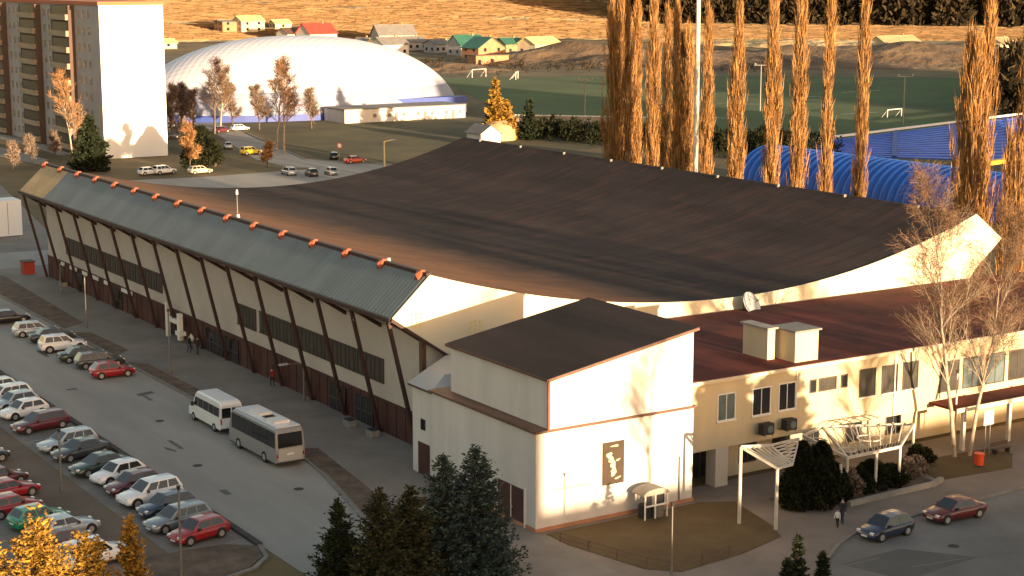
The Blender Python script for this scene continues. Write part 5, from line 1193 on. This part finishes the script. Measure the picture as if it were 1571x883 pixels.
conifer('pine_tree', 64.6, 71.6, 2.5, 0.8, 'spruce_dark', 12, 'lower dark pine tip just left of the taller one', levels=12, per=8)
# dark yew of several cones merged
def shrub_mesh(cones, seed, n=5200, leaf=0.22, lw=0.10):
    rg = np.random.default_rng(seed); P, D = [], []
    for (x, y, h, r) in cones:
        k = int(n * h * r / sum(c[2] * c[3] for c in cones)); f = rg.random(k) ** 0.8; a = rg.random(k) * 6.283
        pr = np.where(f < 0.35, 0.75 + 0.25 * f / 0.35, ((1 - f) / 0.65) ** 0.65); lump = 1 + 0.16 * np.sin(a * 3 + f * 9 + x) + 0.1 * np.sin(a * 7 + f * 17)
        R = r * pr * lump * (0.8 + 0.25 * rg.random(k)); P.append(np.stack([x + np.cos(a) * R, y + np.sin(a) * R, f * h], 1))
        D.append(np.stack([np.cos(a) * 0.7 + rg.normal(size=k) * .5, np.sin(a) * 0.7 + rg.normal(size=k) * .5, 0.5 + rg.normal(size=k) * .5], 1))
    P = np.concatenate(P); D = np.concatenate(D); return blades(P, D, leaf * (0.6 + 0.8 * RNG.random(len(P))), lw)
def shrub(name, x, y, cones, m, seed, label, cat='shrub', z=0.12, **kw):
    r = empty(name, (x, y, z), label, cat); c = shrub_mesh(cones, seed, **kw)
    o = tris('foliage', c[0] + np.array([x, y, z]), c[1], m, r)
    V, F = tubes_np([((x + c_[0], y + c_[1], z), (x + c_[0], y + c_[1], z + c_[2] * 0.85), 0.06 + c_[3] * 0.55, 0.03) for c_ in cones], 8)
    tris('stem', V, F, 'cloth_dark' if False else 'bark', r); return r
shrub('yew_bush', 78.6, 84.9, [(-0.7, 0.2, 4.5, 1.3), (0.9, 0, 4.3, 1.35), (-1.5, -0.2, 2.9, 1.1), (2.0, -0.3, 2.6, 1.1), (0.1, -0.6, 3.2, 1.5)], 'hedge_leaf', 1, 'big dark twin peaked yew in front of the white lattice', n=26000, leaf=.2, lw=.13)
shrub('low_shrub', 85.2, 85.4, [(-1.6, 0, 1.5, 1.2), (0, 0.3, 1.9, 1.4), (1.5, 0, 1.4, 1.2)], 'hedge_leaf', 2, 'wide dark shrub behind the pale planter wall', n=12000)
shrub('low_shrub', 82.2, 84.9, [(0, 0, 2.0, 0.9), (0.9, 0.2, 1.2, 0.8)], 'grey_twig', 3, 'brownish upright shrub between the yew and the wide shrub', n=1800)
shrub('low_shrub', 88.9, 86.0, [(0, 0, 1.4, 0.9), (1.3, 0.3, 1.3, 0.9)], 'grey_twig', 4, 'rusty low shrub at the right end of the planter', n=2200)
shrub('low_shrub', 92.0, 88.0, [(0, 0, 1.5, 0.8), (0.9, 0, 1.1, 0.7)], 'hedge_leaf', 5, 'small dark shrub left of the birch trunks', n=1800)
# bare trees
def branch_tree(h, spread, seed, depth=4, trunks=1, twigs=2600, lean=0.0, start=0.25, twl=0.9, tww=0.03, droop=0.0, r0=None):
    rg = random.Random(seed); segs = []; tips = []
    def grow(p, d, L, r, k):
        q = p
        for s in range(3):
            d2 = (d + Vector((rg.gauss(0, .12), rg.gauss(0, .12), rg.gauss(0, .06)))).normalized(); n_ = q + d2 * L / 3
            segs.append((tuple(q), tuple(n_), r * (1 - s * .2), r * (1 - (s + 1) * .2)))
            if k <= 2: tips.append((q.lerp(n_, rg.random()), d2))
            if k > 0 and (s > 0 or k < depth):
                for _ in range(2 if k > 1 else 2):
                    a = rg.random() * 6.28; sp = spread * (0.7 + .6 * rg.random()); e = (d2 + Vector((math.cos(a) * sp, math.sin(a) * sp, rg.uniform(0, .25) - droop))).normalized()
                    grow(n_, e, L * rg.uniform(.5, .72), r * .5, k - 1)
            q, d = n_, d2
        tips.append((q, d))
    r0 = r0 or h * 0.012
    for t in range(trunks):
        a = rg.random() * 6.28; base = Vector((math.cos(a) * .4 * (trunks > 1), math.sin(a) * .4 * (trunks > 1), 0)); d = Vector((math.cos(a) * .08 + lean, math.sin(a) * .08, 1)).normalized()
        p = base; q = base + d * h * start; segs.append((tuple(p), tuple(q), r0 * 1.2, r0))
        nl = 7
        for s in range(nl):
            n_ = q + (d + Vector((rg.gauss(0, .07), rg.gauss(0, .07), 0))).normalized() * h * (1 - start) / nl
            rr = r0 * (1 - (s + 1) / (nl + .6)); segs.append((tuple(q), tuple(n_), r0 * (1 - s / (nl + .6)), rr))
            for _ in range(3):
                a = rg.random() * 6.28; f = (s + 1) / nl; e = Vector((math.cos(a) * spread, math.sin(a) * spread, .75 + .5 * f)).normalized()
                grow(n_, e, h * (0.20 * (1.1 - f * .55)), rr * .38 + .008, 2)
            q = n_
    TP = np.array([t[0] for t in tips]); TD = np.array([t[1] for t in tips]); idx = RNG.integers(0, len(TP), twigs)
    P = TP[idx] + RNG.normal(size=(twigs, 3)) * .12; D = TD[idx] + RNG.normal(size=(twigs, 3)) * .55 + np.array([0, 0, -droop * 3])
    return segs, blades(P, D, twl * (.5 + RNG.random(twigs)), tww)
def bare_tree(name, x, y, h, label, bark='bark', twig='bare_twig', z=0.0, group=None, rz=0.0, **kw):
    segs, tw = branch_tree(h, kw.pop('spread', .6), kw.pop('seed', 1), **kw); r = empty(name, (0, 0, 0), label, 'tree', group)
    V, F = tubes_np(segs, 5); tris('trunk', V, F, bark, r); tris('crown', tw[0], tw[1], twig, r); return place(r, (x, y, z), rz)
bare_tree('birch_tree', 96.0, 88.0, 19.0, 'tall bare birch with a forked white trunk on the brown bed', 'bark_birch', 'bare_twig', 0.1, seed=11, spread=.42, twigs=11000, twl=.6, tww=.018, trunks=1, start=.2, r0=.16, lean=-0.06, droop=.12)
bare_tree('birch_tree', 97.2, 87.6, 16.5, 'leaning bare birch right of the forked birch', 'bark_birch', 'bare_twig', 0.1, seed=15, spread=.45, twigs=9500, twl=.6, tww=.018, trunks=1, start=.22, r0=.14, lean=0.06, droop=.12)
for px, py, h, sd, lab, tw, s in ((330, 205, 15, 21, 'bare orange birch with two pale trunks before the dome', 'bare_twig', .5), (338, 202, 13, 22, 'thinner bare birch just right of the first before the dome', 'bare_twig', .4),
                              (424, 230, 16, 23, 'bare sunlit birch by the back road, left trunk of the pair', 'warm_twig', .5), (436, 236, 17, 24, 'wide bare sunlit birch by the back road, right trunk of the pair', 'warm_twig', .6)):
    p = G(px, py); bare_tree('birch_tree', p[0], p[1], h, lab, 'bark_birch', tw, 0, seed=sd, spread=s + .15, twigs=2600, twl=1.0, tww=.055, trunks=1, r0=.25, start=.25)
for px, py, h, sd, lab in ((262, 200, 9, 31, 'grey bare tree nearest the tower before the dome'), (278, 198, 9, 32, 'grey bare tree second from the tower before the dome'), (298, 199, 8, 33, 'grey bare tree left of the orange birch'), (358, 197, 9, 34, 'grey bare tree between the two orange birches'),
                          (478, 197, 8, 35, 'thin grey bare tree right of the wide birch'), (398, 199, 9, 36, 'grey bare tree behind the left trunk of the birch pair')):
    p = G(px, py); bare_tree('bare_tree', p[0], p[1], h, lab, 'bark', 'grey_twig', 0, seed=sd, spread=.55, twigs=1800, twl=1.2, tww=.10, trunks=1, r0=.2, start=.12, group='grey bare trees along the dome')
p = G(112, 246); bare_tree('birch_tree', p[0], p[1], 15, 'golden lit bare birch against the balconies of the tower', 'bark_birch', 'warm_twig', 0, seed=41, spread=.5, twigs=2200, twl=.9, tww=.06, r0=.2, start=.2)
p = G(292, 262); bare_tree('bare_tree', p[0], p[1], 7.5, 'small orange bare tree left of the round dark tree', 'bark', 'warm_twig', 0, seed=42, spread=.6, twigs=2000, twl=.8, tww=.09, r0=.15, start=.12)
p = G(410, 256); bare_tree('bare_tree', p[0], p[1], 4.0, 'low reddish bush at the corner of the back road', 'bark', 'warm_twig', 0, seed=43, spread=.8, twigs=1400, twl=.7, tww=.10, r0=.1, start=.1)
p = G(140, 262); conifer('spruce_tree', p[0], p[1], 10.2, 3.6, 'spruce_dark', 51, 'dark spruce in front of the white tower gable', levels=26, per=10, leaf=.8, lw=.3, density=.5, prof=.7)
p = G(310, 256); shrub('round_tree', p[0], p[1], [(0, 0, 7.6, 3.1), (-1.5, 0, 5.6, 2.4), (1.8, 0, 5.4, 2.2)], 'hedge_leaf', 52, 'round dark green tree beside the back car park', 'tree', n=5200, leaf=.6, lw=.3)
p = G(760, 214); conifer('larch_tree', p[0], p[1], 13.5, 3.0, 'thuja_gold', 53, 'golden brown conifer behind the orange tent', levels=26, per=9, leaf=.8, lw=.25, density=.5, prof=.8)
p = G(776, 214); conifer('larch_tree', p[0], p[1], 8.5, 2.6, 'thuja_gold', 54, 'shorter golden bush right of the golden conifer', levels=20, per=9, leaf=.8, lw=.25, density=.5, prof=.5)
p = G(812, 214); conifer('spruce_tree', p[0], p[1], 8.8, 2.2, 'spruce_dark', 55, 'dark green spruce behind the roof edge right of the orange tent', levels=22, per=9, leaf=.7, lw=.28, density=.5, prof=.8)
for px, py, lab in ((50, 250, 'low bare bush beyond the far corner of the hall'), (20, 262, 'low bare bush at the left edge beyond the hall'), (85, 243, 'low bare bush left of the golden birch')):
    p = G(px, py); bare_tree('bare_bush', p[0], p[1], 4.5, lab, 'bark', 'grey_twig', 0, seed=px, spread=.7, twigs=1300, twl=.8, tww=.1, r0=.1, start=.1)

conifer('spruce_tree', 78.0, 50, 11.6, 4.0, 'spruce_dark', 71, 'tall unseen spruce added across the street for shade', levels=26, per=12, leaf=.7, lw=.4, density=.8, prof=.35)  # unseen trees from here on, added to shade the front walls
conifer('spruce_tree', 83.0, 52, 11.0, 3.6, 'spruce_dark', 75, 'second unseen spruce added across the street for shade', levels=26, per=12, leaf=.7, lw=.4, density=.8, prof=.35)
bare_tree('birch_tree', 70.0, 44, 15.0, 'unseen bare birch added across the street for dappled shade', 'bark_birch', 'bare_twig', 0, seed=72, spread=.5, twigs=500, twl=.7, tww=.03, start=.4)
bare_tree('birch_tree', 92.0, 46, 15.0, 'another unseen bare birch added across the street for dappled shade', 'bark_birch', 'bare_twig', 0, seed=73, spread=.5, twigs=3500, twl=.7, tww=.04, start=.25)
bare_tree('birch_tree', 104.0, 48, 16.0, 'third unseen bare birch added across the street for dappled shade', 'bark_birch', 'bare_twig', 0, seed=74, spread=.5, twigs=3500, twl=.7, tww=.04, start=.25)

# poplars
def poplar_mesh(h, r, seed, trunks=1, nb=230, tw=5200, wd=0.05):
    rg = random.Random(seed); segs = []; P, D, Lh = [], [], []
    for t in range(trunks):
        a = 6.28 * t / max(1, trunks) + rg.random(); ox, oy = (math.cos(a) * r * .45, math.sin(a) * r * .45) if trunks > 1 else (0, 0); hh = h * (1 if t == 0 else rg.uniform(.82, .98)); q = Vector((ox * .4, oy * .4, 0))
        rr = r if trunks == 1 else r * .62
        for s in range(8):
            n_ = Vector((ox * min(1, .4 + s * .2) + rg.gauss(0, .08), oy * min(1, .4 + s * .2) + rg.gauss(0, .08), hh * (s + 1) / 8)); k0, k1 = 1 - s / 8.3, 1 - (s + 1) / 8.3
            segs.append((tuple(q), tuple(n_), .26 * k0 + .02, .26 * k1 + .02)); q = n_
        for i in range(nb // trunks):
            f = rg.uniform(.05, .93); z0 = hh * f; pr = rr * min(1, (1 - f) * 1.7) * min(1, .5 + f * 3) * rg.uniform(.45, 1.15); a = rg.random() * 6.28; ln = rg.uniform(3.5, 8.0) * min(1, (1 - f) * 3 + .25)
            c = Vector((ox, oy, 0)); e = Vector((math.cos(a), math.sin(a), 0)); pts = [c + Vector((0, 0, z0)), c + e * pr * .6 + Vector((0, 0, z0 + ln * .28)), c + e * pr + Vector((0, 0, z0 + ln * .62)), c + e * pr * 1.02 + Vector((0, 0, z0 + ln))]
            rd = .05
            for k in range(3): segs.append((tuple(pts[k]), tuple(pts[k + 1]), rd * (1 - k * .28), rd * (1 - (k + 1) * .28)))
            m = tw // nb + 1
            for _ in range(m):
                u = rg.random() * 2.99; k = int(u); pp = pts[k].lerp(pts[k + 1], u - k); P.append(tuple(pp + Vector((rg.gauss(0, .14), rg.gauss(0, .14), rg.gauss(0, .2))))); D.append((e.x * .08 + rg.gauss(0, .09), e.y * .08 + rg.gauss(0, .09), 1)); Lh.append(rg.uniform(.9, 2.4))
    V, F = tubes_np(segs, 4); bl = blades(np.array(P), np.array(D), np.array(Lh), wd * (.6 + .8 * RNG.random(len(P))))
    return V, F, bl
def poplar(h, r, seed, **kw):
    V, F, bl = poplar_mesh(h, r, seed, **kw); o = empty('poplar_tree', (0, 0, 0)); tris('trunk', V, F, 'poplar_bark', o); tris('crown', bl[0], bl[1], 'poplar_twig', o); return o
PV = [poplar(34, 1.25, 61, nb=210, tw=7600), poplar(33, 1.0, 62, nb=170, tw=6200), poplar(36, 2.5, 63, trunks=4, nb=440, tw=17000), poplar(33.5, 0.68, 64, nb=100, tw=2800), poplar(17, 1.1, 65, nb=120, tw=2600)]
used = set()
GP = 'row of bare poplars behind the hall'
# pixel column, depth X, variant, height scale, label
for px, py, X, v_, s, lab in ((948, 238, 160, 2, 1.03, 'fattest many stemmed poplar at the left end of the row'), (1000, 248, 161, 0, 1.0, 'poplar in the dense clump left of the pale mast, first from the left'), (1022, 251, 159, 1, .93, 'poplar in the dense clump left of the pale mast, second from the left'),
        (1046, 255, 157, 2, .88, 'broad poplar directly left of the pale mast'), (1083, 262, 156, 1, .94, 'narrow poplar directly right of the pale mast'), (1129, 268, 154, 0, .93, 'poplar second to the right of the pale mast'), (1181, 273, 151, 0, .98, 'leafless poplar third to the right of the pale mast'),
        (1222, 280, 148.5, 1, 1.06, 'slightly curved poplar fourth to the right of the pale mast'), (1266, 287, 146.5, 3, 1.06, 'thin poplar fifth to the right of the pale mast'), (1318, 296, 144.5, 3, 1.08, 'thinnest dark stemmed poplar before the blue roof'),
        (1489, 325, 143, 2, .92, 'thick forked poplar above the corner of the gable'), (975, 246, 164, 1, .97, 'shaded poplar in the gap right of the fattest one'), (1563, 345, 140, 1, .93, 'poplar cut by the right edge of the picture'), (1545, 340, 142, 4, 1.0, 'short pointed poplar left of the right edge')):
    d = ray(px, py); Y = X * d[1] / d[0]
    if v_ in used: o = copy_tree(PV[v_])
    else: o = PV[v_]; used.add(v_)
    tag(o, lab, 'poplar tree', GP); place(o, (X, Y, 0), RNG.random() * 6.28, s)
# hedge strip and wood
def forest(name, pts_fn, n, hr, label, m='forest_tree', cards=80, wd=1.5, seed=1):
    rg = np.random.default_rng(seed); P, D, Ls, Ws = [], [], [], []
    for i in range(n):
        x, y = pts_fn(rg); h = rg.uniform(*hr); z = ground_h(x, y); r = h * rg.uniform(.22, .36); k = cards
        u = rg.random(k) * 6.283; f = rg.random(k); R = r * np.sqrt(np.sin(np.clip(f, .03, 1) * math.pi * .93)) * (.5 + .5 * rg.random(k))
        P.append(np.stack([x + np.cos(u) * R, y + np.sin(u) * R, z + f * h * .9], 1)); D.append(np.stack([np.cos(u) * .5 + rg.normal(size=k) * .5, np.sin(u) * .5 + rg.normal(size=k) * .5, .8 + rg.normal(size=k) * .4], 1)); Ls.append(np.full(k, h * .22)); Ws.append(np.full(k, wd * h / 16))
    V, T = blades(np.concatenate(P), np.concatenate(D), np.concatenate(Ls), np.concatenate(Ws)); o = tris(name, V, T, m); tag(o, label, 'wood', kind='stuff'); return o
def az_ring(a0, a1, d0, d1): 
    def f(rg):
        a = R_(rg.uniform(a0, a1)); d = rg.uniform(d0, d1); return d * math.sin(a), d * math.cos(a)
    return f
forest('distant_wood', az_ring(12, 38, 1230, 1330), 1400, (13, 20), 'dark wood along the top of the straw field', wd=1.4, seed=1)
forest('distant_wood', az_ring(36.5, 54, 970, 1300), 2700, (13, 21), 'dark wood climbing the slope behind the poplars', wd=1.4, seed=2)
forest('distant_wood', az_ring(48, 53, 470, 640), 260, (9, 15), 'dark wood at the right edge beyond the pitch', wd=1.0, seed=5)
a_, c_ = Vector(G(790, 205)), Vector(G(1240, 240))
forest('hedge', lambda rg: (lambda t, e: (a_.x + (c_.x - a_.x) * t + e[0], a_.y + (c_.y - a_.y) * t + e[1]))(rg.random(), (rg.normal() * 5, rg.normal() * 5)), 330, (2.0, 5.0), 'dark scrubby hedge behind the roof edge', cards=60, wd=.9, seed=3, m='hedge_leaf')
forest('scrub', lambda rg: (lambda p: (p[0], p[1]))(G(rg.uniform(640, 1180), rg.normal() * 4 + 104)), 200, (1.5, 4), 'low dark scrub at the far side of the pitch', cards=30, wd=1.2, seed=4)
forest('scrub', lambda rg: (lambda p: (p[0], p[1]))(G(rg.uniform(252, 300), rg.normal() * 10 + 190)), 40, (1.5, 3.2), 'low dark bushes between the tower and the dome', cards=40, wd=1.0, seed=6, m='grey_twig')

# standing dry grass on the far slope
_rg = np.random.default_rng(9); N_ = 46000; az_ = _rg.uniform(12, 51, N_); a_ = np.radians(az_); d_ = np.where(az_ < 37, 905 + 330 * _rg.random(N_), 905 + 62 * _rg.random(N_))
keep = (az_ < 37) | (_rg.random(N_) < .35); a_, d_ = a_[keep], d_[keep]; x_, y_ = d_ * np.sin(a_), d_ * np.cos(a_)
keep = (np.sin(d_ * .05 + 1.2 * np.sin(a_ * 30)) + .6 * np.sin(d_ * .13 + 2 * np.sin(a_ * 21 + 1)) + _rg.normal(size=len(d_)) * .5) > -.85; x_, y_, a_ = x_[keep], y_[keep], a_[keep]; n_ = len(x_)
z_ = np.array([ground_h(u, v) + .3 for u, v in zip(x_, y_)]); w_ = 2.0 + 5.0 * _rg.random(n_); h_ = .35 + .55 * _rg.random(n_)
sx, sy = np.cos(a_), -np.sin(a_); tilt = _rg.normal(size=n_) * .4
P_ = [np.stack([x_ - sx * w_, y_ - sy * w_, z_], 1), np.stack([x_ + sx * w_, y_ + sy * w_, z_], 1), np.stack([x_ + sx * w_ * .7 + sy * tilt, y_ + sy * w_ * .7, z_ + h_ * (.6 + .5 * _rg.random(n_))], 1), np.stack([x_ - sx * w_ * .6, y_ - sy * w_ * .6 + tilt * .4, z_ + h_], 1)]
o = tris('dry_grass', np.stack(P_, 1).reshape(-1, 3), np.arange(n_ * 4).reshape(n_, 4), 'straw_tuft'); tag(o, 'tall dry straw coloured grass glowing on the far slope', 'grass', kind='stuff')
